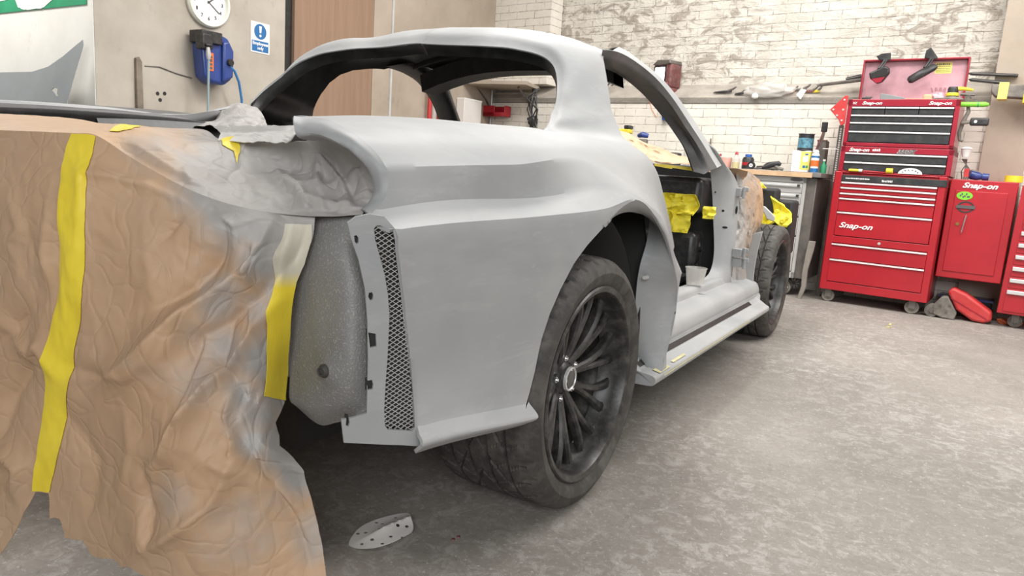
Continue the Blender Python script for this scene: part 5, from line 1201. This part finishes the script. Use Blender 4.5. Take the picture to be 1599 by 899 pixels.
# ---- wing mirrors hanging on the lid
def wing_mirror(label,s,zt,back,L,ang,face):
    m_=WT('wing_mirror',label,'wing mirror',s,.20,zt,'car wing mirrors hooked over the open lid')
    obj('mount_plate',prism(B(),[(-.055,.03),(-.02,.05),(.045,.055),(.05,-.005),(-.03,.0)] if not face else [(-.03,.065),(.0,.085),(.055,.01),(.05,-.005),(-.035,.005)],-.012,.012,'XZ'),'black_plastic',m_,bevel=.005)
    obj('stalk',tube(B(),[(.01,-.01,.0),(.0,-.03,-.03),(-.02,-.05,-.07)],[.009,.008,.009],8),'black_plastic',m_)
    obj('stalk',tube(B(),[(.025,-.01,.0),(.018,-.03,-.03),(.0,-.05,-.07)],[.008,.007,.008],8),'black_plastic',m_)
    if face:
        h=obj('mirror_housing',tube(B(),[(-.115,-.05,-.168),(-.10,-.05,-.158),(-.02,-.05,-.105),(.045,-.05,-.068),(.065,-.05,-.06)],[.020,.036,.038,.032,.014],14,flat=.7),'black_plastic',m_)
    else:
        h=obj('mirror_housing',poly3(B(),[(-.085,-.06,-.10),(-.07,-.06,-.145),(-.02,-.06,-.185),(.02,-.06,-.175),(.065,-.06,-.105),(.055,-.06,-.06),(.02,-.06,-.052),(-.07,-.06,-.095)],(0,.05,0)),'black_plastic',m_,bevel=.014,bseg=3)
        obj('glass',poly3(B(),[(-.062,-.062,-.108),(-.045,-.062,-.145),(.045,-.062,-.125),(.052,-.062,-.075),(.02,-.062,-.066)],(0,-.002,0)),'mirror',h,smooth=False)
        obj('red_backing',poly3(B(),[(-.055,-.0615,-.150),(-.02,-.0615,-.182),(.015,-.0615,-.174),(.038,-.0615,-.135)],(0,-.003,0)),'red_dark',h,smooth=False)
    return m_
q=sz(1380,92,.2); wing_mirror('angular wing mirror with red edge hooked over the left of the open lid',q[0],q[1]-.01,0,0,0,False)
q=sz(1452,88,.2); wing_mirror('rounded black wing mirror hooked over the middle of the open lid',q[0],q[1]-.02,0,0,0,True)
# ---- things on the top chest
zt=1.583
k_=WT('sanding_block','grey-blue wedge sanding block on the top chest below the rounded mirror','sanding block',.00,.36,zt); obj('body',prism(B(),[(-.10,0),(.09,0),(.06,.025),(-.10,.055)],-.04,.04,'XZ'),'greyprimer_part',k_,bevel=.004); obj('pad',bx(B(),-.10,.09,-.041,.041,-.0,.006),'dirty_grey',k_)
k_=WT('glove','dusty pink glove crumpled on the top chest beside the sander','glove',.265,.19,zt); b=B(); bmesh.ops.create_icosphere(b,subdivisions=3,radius=.06)
for v in b.verts: v.co=Vector((v.co.x*1.1,v.co.y*.7,v.co.z*.7+.045))+v.co.normalized()*noise.noise(v.co*25)*.018
obj('palm',b,'lid_inner',k_)
b=B()
for i in range(4): tube(b,[(-.03+.02*i,0,.06),(-.04+.025*i,-.01,.10),(-.05+.03*i,-.02,.12)],[.011,.010,.007],8)
obj('fingers',b,'lid_inner',k_)
k_=WT('air_sander','yellow-handled orbital sander resting on the right end of the top chest','sander',.372,.36,zt); obj('pad',lathe(B(),[(0,0),(.075,0),(.078,.010),(.07,.02),(.04,.03),(0,.03)],axis='Z',seg=30),'dirty_grey',k_); obj('body',lathe(B(),[(.038,.028),(.040,.05),(.034,.07),(.036,.085),(.03,.10),(0,.102)],axis='Z',seg=24),'black_plastic',k_); obj('ring',lathe(B(),[(.041,.035),(.042,.052),(.039,.058)],axis='Z',seg=24),'yellow_plastic',k_)
obj('handle',tube(B(),[(.03,0,.088),(.07,0,.087),(.125,0,.078)],[.016,.013,.009],10),'yellow_plastic',k_); obj('air_inlet',tube(B(),[(.05,0,.05),(.10,0,.046),(.14,0,.044)],[.012,.012,.008],10),'steel_dark',k_)
k_=WT('filler_lump','small tan wax block on the top chest between glove and sanding block','block',.215,.35,zt); obj('body',bx(B(),-.03,.03,-.02,.02,0,.05),'wood_edge',k_,bevel=.012)
k_=WT('knife','flat yellow-brown spatula lying along the front of the top chest','spatula',.20,.46,zt); obj('blade',bx(B(),-.12,.06,-.012,.012,0,.006),'wood_edge',k_,bevel=.002); obj('grip',bx(B(),.06,.14,-.012,.012,0,.012),'dirty_grey',k_,bevel=.003)
k_=WT('clip','small black clip on the left end of the top chest','clip',-.19,.42,zt); obj('jaw',bx(B(),-.03,.03,-.02,.02,0,.020),'black_plastic',k_,bevel=.006); obj('lever',bx(B(),-.01,.04,-.01,.01,.018,.028),'dirty_grey',k_,bevel=.003)
# ---- right of the top chest
def px(px_,py_,t): s,z=sz(px_,py_,t); return s,z
a=px(1502,163,.45); c=px(1542,165,.45); k_=WT('air_gun','bright green tube handle sticking out from the right of the top chest','tool handle',a[0],.45,a[1]); L_=c[0]-a[0]
obj('tube',cyl(B(),(-.006,0,0),(L_*.8,0,0),.018,.018,16),'green',k_); obj('tip',tube(B(),[(L_*.8,0,0),(L_*.95,0,0),(L_*1.05,0,.0)],[.019,.016,.008],12),'green',k_); obj('stripe',cyl(B(),(L_*.62,0,0),(L_*.66,0,0),.0195,.0195,16),'green_dark',k_)
a=px(1512,190,.45); k_=WT('brush','black brush head clipped to the right side of the top chest','brush',a[0],.45,a[1]); obj('body',bx(B(),.01,.125,-.02,.02,-.028,.028),'black_plastic',k_,bevel=.012,bseg=3); obj('badge',cyl(B(),(.045,-.021,0),(.045,-.023,0),.010,.010,14),'white_print',k_); obj('arm',tube(B(),[(-.04,0,-.01),(.02,0,0)],.012,8),'dirty_grey',k_)
a=px(1500,185,.45); k_=WT('spring_hook','long dusty hook lever hanging down the right side of the top chest','hook',a[0]+.005,.43,a[1]); obj('bar',tube(B(),[(.02,0,.12),(.035,0,.05),(.01,0,-.03),(.0,0,-.10),(.01,0,-.15),(.03,0,-.16)],[.010,.013,.014,.013,.011,.008],10),'dirty_grey',k_); obj('ring',tube(B(),[(.02+.02*math.cos(x),0,.14+.02*math.sin(x)) for x in np.linspace(0,6.0,12)],.005,6),'steel_dark',k_)
a=px(1499,240,.45); k_=can('plastic_cup','small white cup fixed to the right of the middle tool box','cup',a[0]+.035,.42,a[1]-.02,[(0,0),(.022,0),(.034,.055),(.036,.058),(.034,.062),(.022,.07),(0,.072)],'white_plastic',(('rim',[(.034,.055),(.038,.058),(.034,.062)],'paper_white'),))
b=B(); 
k_=WT('cable_bundle','tangle of dark cable and keys on the side cabinet against the middle box','cable',.50,.35,1.021)
for i in range(4): tube(b,[(.02+.012*i,0,.0+.004),(.01+.02*i,-.02,.06),(.03,.01*i,.11),(.0+.01*i,0,.15)],.004,6)
obj('cable',b,'steel_dark',k_); obj('tag',bx(B(),.03,.06,-.04,-.035,.02,.08),'red_dusty',k_)
a=px(1530,270,.30); k_=WT('spray_gun_bottle','dark blue spray bottle lying on the side cabinet','spray bottle',a[0]-.02,.30,1.021); obj('body',tube(B(),[(-.055,0,.035),(-.03,0,.04),(.01,0,.032),(.04,0,.028)],[.020,.034,.030,.018],14),'blue_plastic',k_); obj('trigger',tube(B(),[(-.05,0,.06),(-.03,-.01,.07),(.01,-.01,.062)],[.007,.008,.006],8),'steel_dark',k_); obj('cap',cyl(B(),(.04,0,.03),(.08,0,.028),.026,.024,16),'blue_plastic',k_)
a=px(1583,280,.40); k_=WT('masking_tape_roll','yellow tape roll lying flat on the side cabinet by the right edge','tape roll',a[0]-.0,.38,1.021); obj('roll',lathe(B(),[(.028,0),(.055,0),(.055,.045),(.028,.045),(.028,0)],axis='Z',seg=32),'yellow_plastic',k_); obj('core',lathe(B(),[(.025,.0),(.029,.0),(.029,.046),(.025,.046),(.025,0)],axis='Z',seg=24),'wood_edge',k_)
# right-hand bracket shelf with long grey parts and yellow tape
a=px(1548,140,.2); k_=WT('wrapped_trim','dusty grey wrapped trim with a yellow tape band jutting out at the right','car trim',a[0],.2,a[1]); obj('body',prism(B(),[(0,.035),(.5,.02),(.5,-.09),(.03,-.055),(.0,-.02)],-.05,.05,'XZ'),'dirty_grey',k_,bevel=.01); obj('tape_band',bx(B(),.045,.105,-.054,.054,-.075,.045),'yellow_tin',k_,bevel=.003); obj('tape_band',bx(B(),.20,.26,-.056,.054,-.10,.03),'tape',k_,bevel=.003)
# ---- under the side cabinet
a=px(1505,487,.50); k_=WT('plastic_case','scuffed red plastic case slumped on the floor under the side cabinet','case',.66,.42,.0); obj('shell',poly3(B(),[(-.10,-.06,.20),(-.07,-.06,.235),(.02,-.06,.20),(.19,-.06,.09),(.20,-.06,.03),(.15,-.06,.004),(.08,-.06,.01),(-.03,-.06,.075)],(0,.14,0)),'red_dusty',k_,bevel=.018,bseg=3); obj('seam',poly3(B(),[(-.075,-.063,.155),(.165,-.063,.035),(.168,-.063,.041),(-.072,-.063,.161)],(0,.002,0)),'red_dark',k_)
k_=WT('axle_stand','grimy grey cast metal block on the floor left of the red case','metal part',.50,.48,.0)
obj('block',poly3(B(),[(-.02,-.03,.03),(.05,-.03,.004),(.13,-.03,.0),(.14,-.03,.05),(.07,-.03,.165),(.03,-.03,.16),(-.01,-.03,.10)],(0,.10,0)),'dirty_grey',k_,bevel=.008); obj('boss',cyl(B(),(-.02,-.02,.048),(-.02,.05,.048),.047,.047,24),'dirty_grey',k_); obj('boss_cap',cyl(B(),(-.02,-.03,.048),(-.02,-.02,.048),.018,.018,16),'steel_dark',k_)
for x_,z_ in ((.03,.10),(.075,.06),(.09,.11)): obj('bolt',cyl(B(),(x_,-.042,z_),(x_,-.03,z_),.009,.009,6),'steel_dark',k_)
k_=WT('storage_bin','dark bin in the shadow under the side cabinet','bin',.50,.25,.0); obj('body',bx(B(),.0,.34,0,.18,.0,.14),'matt_black',k_,bevel=.01); obj('rim',bx(B(),-.005,.345,-.005,.185,.13,.145),'blue_plastic',k_)
a=P(1578,505,Z=.01); k_=thing('cleaning_rag','orange rag crumpled on the floor below the right-hand cabinet','rag',(a[0],a[1],0)); b=B(); bmesh.ops.create_icosphere(b,subdivisions=4,radius=.06)
for v in b.verts: v.co=Vector((v.co.x*1.3,v.co.y,max(v.co.z*.5+.018,.0)))*(1+noise.noise(v.co*30)*.35)
for v in b.verts: v.co.z=max(v.co.z,0)
obj('cloth',b,'rag_orange',k_)
for k,(x_,y_) in enumerate(((1382,510),(1388,507))):
    a=P(x_,y_,Z=.002); b=B(); poly3(b,[(0,0,.001),(.03,.006,.001),(.045,.0,.006),(.02,-.012,.001)],(0,0,.002)); o=obj('tape_scrap',b,'yellow_tin',None); o.location=(a[0],a[1],0); o.rotation_euler=(0,0,.4+k)
    tag(o,('left' if k==0 else 'right')+' of two torn yellow tape scraps on the floor before the red cabinet','tape scrap')

# ---- on the ledge
ZL=lambda t:1.655+.0  # front lip of the ledge
def LT(name,label,cat,px_,py_,t=-.06,group=None,turn=0):
    s,z=sz(px_,py_,t); z=1.655+(-t)*.659+.004 if t<0 else z
    return WT(name,label,cat,s,t,z,group,turn)
k_=LT('work_light','square dusty work light glowing white on the ledge above the car roof','work light',1034,125,-.07,turn=-.35)
obj('housing',bx(B(),-.11,.12,-.02,.14,.05,.29),'maroon',k_,bevel=.02,bseg=3); obj('hood',prism(B(),[(-.115,.27),(.125,.27),(.115,.305),(-.05,.315)],-.04,.13,'XZ'),'steel_dark',k_,bevel=.008); obj('lamp_glass',bx(B(),-.085,.045,-.026,-.018,.115,.245),'lamp_lit',k_,bevel=.006); obj('lamp_frame',bx(bx(bx(bx(B(),-.10,.06,-.024,-.02,.10,.114),-.10,.06,-.024,-.02,.246,.26),-.10,-.086,-.024,-.02,.10,.26),.046,.06,-.024,-.02,.10,.26),'black_plastic',k_); obj('stand',bx(bx(B(),.0,.12,-.03,.10,.0,.05),.02,.10,-.03,.0,.02,.10),'maroon',k_,bevel=.008)
k_=LT('air_hose_coil','loop of thin black cable on the ledge beside the C-pillar','cable',953,140,.03); b=B()
tube(b,[(.07*math.cos(x)-.01,-.01,.10+.055*math.sin(x)+.01*x) for x in np.linspace(-1.2,4.6,22)],.005,6); tube(b,[(-.05,0,.02),(-.02,0,.06),(.0,0,.10),(-.03,0,.13)],.008,6); obj('cable',b,'black_plastic',k_)
def gun(label,px_,py_,L,m='black_plastic',t=-.05,nm='pliers',cat='hand tool',turn=0):
    k_=LT(nm,label,cat,px_,py_,t,turn=turn); obj('body',tube(B(),[(-L*.5,0,.016),(-L*.1,0,.02),(L*.3,0,.024)],[.010,.016,.013],8,flat=.6),m,k_); obj('grip',tube(B(),[(L*.1,0,.026),(L*.35,0,.045),(L*.5,0,.065)],[.011,.010,.007],8),'steel_dark',k_); obj('jaw',tube(B(),[(-L*.5,0,.016),(-L*.62,0,.012)],[.009,.004],6),'steel_dark',k_); return k_
gun('black air saw lying on the ledge left of the plastic bag',1135,126,.19)
gun('short black clip tool on the ledge left of the plastic bag, below the air saw',1158,134,.09,t=-.02)
gun('red-handled pliers at the left end of the tool pile on the ledge',1236,122,.13,'red_dusty')
gun('grey steel pliers in the middle of the tool pile on the ledge',1254,124,.14,'dirty_grey',t=-.08)
gun('brown-handled scraper at the right of the tool pile on the ledge',1268,124,.12,'maroon')
gun('yellow-grip cutter at the right end of the tool pile on the ledge',1279,121,.07,'yellow_plastic')
k_=LT('plastic_bag','crumpled clear plastic bag sagging over the edge of the ledge','plastic bag',1200,145,.006); b=B(); bmesh.ops.create_icosphere(b,subdivisions=4,radius=.1)
for v in b.verts: v.co=Vector((v.co.x*2.1,v.co.y*.45-.0,v.co.z*.62+.02))*(1+noise.noise(v.co*22)*.30)
obj('film',b,'bag',k_); obj('knot',lathe(B(),[(0,0),(.028,.012),(.030,.03),(.018,.05),(0,.055)],(-.10,-.05,-.06),axis='Z',seg=16),'white_plastic',k_)
k_=LT('price_tag','small white paper tag hanging over the ledge right of the plastic bag','tag',1250,148,.02); obj('card',poly3(B(),[(-.035,0,.0),(.005,0,-.04),(.045,0,.04),(.0,0,.055)],(0,.002,0)),'paper_white',k_,smooth=False); obj('string',tube(B(),[(0,0,.05),(.01,.01,.075)],.0015,5),'white_plastic',k_)
def bar(label,p0,p1,w,h,t,m='black_plastic'):
    a=px(*p0,t); c=px(*p1,t); L_=math.hypot(c[0]-a[0],c[1]-a[1]); k_=WT('trim_strip',label,'car trim',a[0],t,a[1]); k_.rotation_euler=(0,-math.atan2(c[1]-a[1],c[0]-a[0]),-WA)
    obj('strip',prism(B(),[(0,0),(L_*.06,-h*.5),(L_,-h*.5),(L_,h*.5),(L_*.1,h*.45)],-w/2,w/2,'XZ'),m,k_,bevel=.003); obj('lip',bx(B(),L_*.08,L_,-w/2-.004,-w/2+.001,-h*.1,h*.15),'steel_dark',k_); return k_
bar('long grey trim strip resting on the ledge and pointing at the open lid',(1275,133),(1345,125),.05,.022,.02,'dirty_grey')
bar('short black trim strip on the ledge behind the open lid',(1321,124),(1346,119),.05,.03,-.03)
bar('upper black trim strip running from the lid towards the pilaster',(1512,115),(1590,118),.05,.020,.09)
bar('lower black trim strip running from the lid to the wrapped trim',(1512,124),(1575,130),.05,.022,.075)
a=px(1040,178,.03); k_=WT('spray_cup','blue plastic bottle hanging on the brick wall below the ledge','bottle',a[0],.035,a[1]-.06); obj('body',lathe(B(),[(0,0),(.030,.0),(.034,.01),(.034,.07),(.026,.085),(.022,.11),(0,.115)],axis='Z',seg=22),'blue_bright',k_); obj('label',lathe(B(),[(.0345,.02),(.0345,.06)],axis='Z',seg=22),'blue_plastic',k_)
a=px(1010,150,.01); c=px(1025,183,.01); k_=WT('string','short orange string pinned to the wall below the ledge','string',a[0],.008,a[1]); obj('cord',tube(B(),[(0,0,0),(.04,0,-.06),(.07,0,-.13),(c[0]-a[0],0,c[1]-a[1])],.0025,6),'string_orange',k_)

# ---- corner behind the rear window: bracket shelf, red bin, carton, tubes
sc_=px(766,131,.0); 
k_=WT('wall_shelf','grey bracket shelf in the far corner seen through the rear window','shelf',-4.20,.0,1.74)
obj('board',prism(B(),[(0,0),(.66,0),(.78,-.42),(.0,-.60)],0,.035,'XY'),'beige_board',k_,smooth=False)
for x_ in (.03,.60):
    obj('post',cyl(B(),(x_,-.015,-.70),(x_,-.015,0),.014,.014,12),'steel',k_)
    obj('bracket',tube(B(),[(x_,-.02,-.22),(x_,-.12,-.12),(x_,-.30,-.01)],.012,8),'steel_dark',k_)
k_=WT('storage_bin','open-fronted red plastic bin hanging in the corner below the shelf','bin',-4.20,.16,1.44)
b=B(); bx(b,0,.33,-.0,.12,0,.008); bx(b,0,.008,0,.12,0,.115); bx(b,.322,.33,0,.12,0,.115); bx(b,0,.33,.112,.12,0,.115); bx(b,0,.33,0,.006,0,.045); bx(b,0,.19,0,.006,0,.115)
obj('tray',b,'red',k_,bevel=.003); obj('label_slot',bx(B(),.21,.30,-.003,.0,.012,.035),'red_dark',k_)
k_=thing('carton','plain white carton standing against the left wall seen through the rear window','box',(FX+.035,4.62,1.19)); obj('box',box(0,.10,0,.33,0,.39),'paper_white',k_,bevel=.004); obj('flap',box(-.0,.102,-.002,.332,.375,.392),'white_plastic',k_)
k_=thing('side_table','low workshop bench against the left wall carrying the carton, mostly hidden by the car','bench',(FX+.035,4.0,0)); b=box(0,.5,0,1.2,1.15,1.19); obj('top',b,'grey_board',k_,bevel=.003)
for x_ in (.03,.43):
    for y_ in (.04,1.12): obj('leg',box(x_,x_+.04,y_,y_+.04,0,1.15),'steel_dark',k_)
for k,(y_,m_,h_) in enumerate(((4.09,'red_dusty',.44),(4.17,'clear',.36),(4.25,'red_dusty',.30))):
    t_=thing('tube',['taller red tube on the left-wall bench, seen behind the far windscreen pillar','clear tube between two red tubes on the left-wall bench','shorter red tube on the left-wall bench nearest the carton'][k],'tube',(FX+.09,y_,1.19)); obj('barrel',cyl(B(),(0,0,0),(0,.0,h_),.022,.022,14),m_,t_); obj('cap',cyl(B(),(0,0,h_),(0,0,h_+.012),.024,.020,14),'white_plastic',t_)
k_=WT('hanging_cables','tangled dark cables hanging from the end of the corner shelf','cable',-3.52,.10,1.40); b=B()
for i in range(6): tube(b,[(.02*i-.04,.0,.34),(.05*math.sin(i*2.1),-.02*i,.24),(.07*math.sin(i*1.3+1),-.03,.12),(.05*math.cos(i*2.7),0,-.02),(.08*math.sin(i),0,-.12)],.006+.002*(i%3),6)
obj('cable',b,'black_plastic',k_); b=B(); bmesh.ops.create_icosphere(b,subdivisions=3,radius=.055)
for v in b.verts: v.co=v.co*(1+noise.noise(v.co*30)*.5)
obj('connector',b,'black_plastic',k_)

# ================================================================== LEFT WALL
def LW(name,label,cat,px_,py_,off=.0,**k):
    q=P(px_,py_,X=FX+off); return thing(name,label,cat,(FX+off,q[1],q[2]),PI/2,**k)   # local x runs along +Y, local -y points into the room
q0=P(322,-8,X=FX)
ck=thing('wall_clock','round wall clock with pale plastic rim above the blue hose reel','clock',(FX,1.645,1.88),PI/2)
obj('rim',lathe(B(),[(.130,-.0),(.168,-.0),(.170,-.020),(.160,-.035),(.146,-.032),(.138,-.018),(.134,-.014)],axis='Y',seg=56),'cream_label',ck)
obj('face',lathe(B(),[(0,-.014),(.142,-.014),(.142,-.004)],axis='Y',seg=48),'white_print',ck)
for h in range(12):
    a=PI/2-2*PI*h/12; text('numeral',str(12 if h==0 else h),.034,'print_grey',ck,(.108*math.cos(a),-.0155,.108*math.sin(a)-.012),bold=.0006,align='CENTER')
for L_,a,w in ((.075,.9,.005),(.105,2.2,.003)):
    b=B(); bx(b,-w,w,-.0185,-.017,-.012,L_); o=obj('hand',b,'print_grey',ck,smooth=False); o.rotation_euler=(0,a,0)
sg=LW('safety_sign','blue and white mandatory sign with exclamation mark on the board wall','sign',391,80,.001); sg.location=(FX+.001,2.008,1.613)
obj('plate',bx(B(),0,.172,-.003,0,0,.222),'white_print',sg,smooth=False); b=prism(B(),[(.086+.056*math.cos(a),.155+.056*math.sin(a)) for a in np.linspace(0,2*PI,41)[:-1]],-.0042,-.003,'XZ'); obj('blue_disc',b,'blue_sign',sg,smooth=False)
b=B(); prism(b,[(.074,.195),(.098,.195),(.093,.145),(.079,.145)],-.0052,-.0042,'XZ'); prism(b,[(.086+.010*math.cos(a),.126+.010*math.sin(a)) for a in np.linspace(0,2*PI,17)[:-1]],-.0052,-.0042,'XZ'); obj('exclamation_mark',b,'white_print',sg,smooth=False)
obj('blue_panel',bx(B(),.010,.162,-.0042,-.003,.010,.088),'blue_sign',sg,smooth=False); text('sign_text','Employees',.033,'white_print',sg,(.086,-.005,.057),bold=.0008,align='CENTER'); text('sign_text','only',.033,'white_print',sg,(.086,-.005,.024),bold=.0008,align='CENTER')
hr=LW('hose_reel','dark blue wall-mounted air hose reel below the clock','hose reel',300,125,.0)
hr.location=(FX,1.50,1.34)
obj('drum_case',prism(B(),[(.02,.02),(.07,-.015),(.18,-.02),(.245,.03),(.25,.24),(.215,.305),(.12,.33),(.03,.31),(-.0,.22)],-.14,-.02,'XZ'),'blue_plastic',hr,bevel=.022,bseg=3)
obj('side_cover',prism(B(),[(.15,.0),(.235,.04),(.24,.22),(.20,.285),(.15,.27)],-.165,-.135,'XZ'),'blue_plastic',hr,bevel=.016,bseg=3)
obj('hub',cyl(B(),(.20,-.14,.14),(.20,-.185,.14),.030,.022,20),'black_plastic',hr)
obj('wall_bracket',bx(bx(B(),.04,.20,-.02,0,.05,.30),-.02,.14,-.17,-.03,.245,.325),'black_plastic',hr,bevel=.006)
obj('hose_outlet',bx(bx(B(),-.025,.055,-.185,-.10,.20,.30),-.01,.04,-.20,-.18,.215,.235),'black_plastic',hr,bevel=.008); obj('brass_fitting',tube(B(),[(.01,-.19,.21),(.015,-.19,.16),(.015,-.19,.13)],[.012,.017,.010],12),'steel',hr)
obj('orange_label',bx(B(),.048,.088,-.1432,-.139,.065,.185),'orange',hr,smooth=False); marks('label_print',.058,-.1432,.075,.10,.020,4,'print_grey',hr,True)
obj('hose',tube(B(),[(.20,-.16,.12),(.245,-.16,.09),(.29,-.15,.02),(.33,-.13,-.10),(.335,-.12,-.22),(.33,-.12,-.60)],.009,8),'hose_blue',hr)
obj('hose',tube(B(),[(.015,-.19,.14),(.012,-.19,.0),(.008,-.19,-.2),(.006,-.19,-.6)],.008,8),'hose_grey',hr)
k_=LW('timber_batten','weathered brown timber batten standing against the board wall left of the hose reel','timber',212,85,.0); k_.location=(FX,1.125,.0); k_.rotation_euler=(-.02,0,PI/2); obj('batten',prism(B(),[(-.022,0),(.03,0),(.022,1.40),(.005,1.43),(-.018,1.42)],-.05,-.02,'XZ'),'old_wood',k_,bevel=.004)
b=B(); tube(b,[(0,0,0),(.10,-.003,.01),(.22,-.002,-.015),(.34,-.003,-.03)],.004,5)
k_=LW('pencil_line','dark trailing wire pinned across the board wall between batten and hose reel','wire',226,103,.002); obj('wire',b,'steel_dark',k_)
# screw holes / knots in the board
for k,(x_,y_) in enumerate(((246,146),(257,146),(250,156))):
    q=P(x_,y_,X=FX); o=obj('cable_hole',lathe(B(),[(0,-.002),(.010,-.003),(.013,-.001),(.012,.0)],axis='Y',seg=12),'black_paint',None); o.location=(FX,q[1],q[2]); o.rotation_euler=(0,0,PI/2)
    tag(o,['upper left','upper right','lower'][k]+' of three dark screw holes in the board wall behind the car','hole')
# white wall at the left: banner and spare wing
FYW=.855
pw=lambda x,y:(P(x,y,Y=FYW)[0],P(x,y,Y=FYW)[2])
bn=B(); prism(bn,[pw(-150,-90),pw(-150,30),pw(0,21),pw(136,7),pw(136,-90)],FYW-.006,FYW-.001,'XZ')
o=obj('banner',bn,'green_dark',None,smooth=False); tag(o,'green banner with white swirls on the white wall at top left','banner')
b=B(); prism(b,[pw(22,-10),pw(30,12),pw(45,16),pw(70,12),pw(95,-10)],FYW-.008,FYW-.006,'XZ'); prism(b,[pw(-20,-10),pw(0,3),pw(22,-2),pw(28,-10)],FYW-.008,FYW-.006,'XZ'); prism(b,[pw(60,14),pw(78,-5),pw(84,-5),pw(66,14)],FYW-.0085,FYW-.006,'XZ'); prism(b,[pw(40,16),pw(66,-5),pw(58,-5),pw(34,14)],FYW-.0085,FYW-.006,'XZ')
c_=obj('white_swirl',b,'white_print',o,smooth=False)
# spare body wing leaning on the white wall
wp=[(-60,116),(0,113),(50,112),(75,104),(98,88),(118,71),(129,62),(130,70),(124,90),(115,120),(105,157),(100,200),(-60,200)]
def yw(x,y): return FYW-.05-.18*max(0,min(1,(y-60)/140))
uvw,Fw=patch(wp,[[(80,140),(84,137),(90,138),(89,146),(91,150),(87,150),(85,145)]],5,(1,1))
Vw=[]
for x,y in uvw:
    yy=yw(x,y)-.03*math.exp(-((x-95+(y-100)*.3)/12)**2)+.02*math.sin(x*.03); Vw.append(P(x,y,Y=yy))
V1,F1,M1=shell(np.array(Vw),Fw,.004,0,away=(0,-5,1)); o=shellobj('body_wing',V1,F1,M1,['greyprimer_part'],None,40); tag(o,'spare grey body wing with pointed end leaning on the white wall','car body panel')

# ================================================================== ON THE FLOOR
dpx=[(543,848),(550,835),(562,822),(585,811),(610,803),(628,799),(639,800),(642,806),(640,815),(646,825),(644,834),(632,840),(615,849),(590,857),(568,857),(550,853)]
cen=P(597,829,Z=.01)
hp_=[(559,832,2.5),(571,831,2.5),(594,829,4.2),(588,815,2.3),(597,817,2.2),(618,807,2.2),(618,815,2.0),(632,810,2.2),(621,827,2.3),(635,827,2.3),(581,844,2.5),(565,849,2.3),(610,841,2.2),(597,851,2.2),(628,842,2.0)]
flat=lambda x,y:P(x,y,Z=.004)[:2]
ou=[tuple(flat(*p_)) for p_ in smoothpoly(dpx,2,True)]; hs=[]
for x,y,r in hp_: hs.append([tuple(flat(x+r*1.25*math.cos(a),y+r*.75*math.sin(a))) for a in np.linspace(0,2*PI,11)[:-1]])
uvd,Fd=patch(ou,hs,.006,(1,1)); cx,cy_=np.mean(ou,0)
cr_a=np.array(flat(545,850)); cr_b=np.array(flat(642,815)); dd=(cr_b-cr_a)/np.linalg.norm(cr_b-cr_a); nn2=np.array([-dd[1],dd[0]])
hz=.004+.018*np.exp(-np.abs((uvd-cr_a)@nn2)/.022)*np.clip(((uvd-cr_a)@dd)/.10,.1,1)+.004*np.sin(uvd[:,0]*40)
V3=np.c_[uvd-[cx,cy_],np.maximum(hz,.001)]
V1,F1,M1=shell(V3,Fd,.0009,0,away=(0,0,5)); o=shellobj('sanding_disc',V1,F1,M1,['disc_paper'],None,50); o.location=(cx,cy_,0); tag(o,'creased white sanding disc with dust holes on the floor behind the rear tyre','sanding disc')
for k,(x,y) in enumerate(((708,841),(716,837))):
    a=P(x,y,Z=.003); o=obj('filler_crumb',bmesh_crumb() if False else lathe(B(),[(0,0),(.005,0),(.004,.003),(0,.004)],axis='Z',seg=7),'maroon',None); o.location=(a[0],a[1],0); tag(o,('left' if k==0 else 'right')+' of two tiny dark crumbs on the floor before the rear tyre','debris')
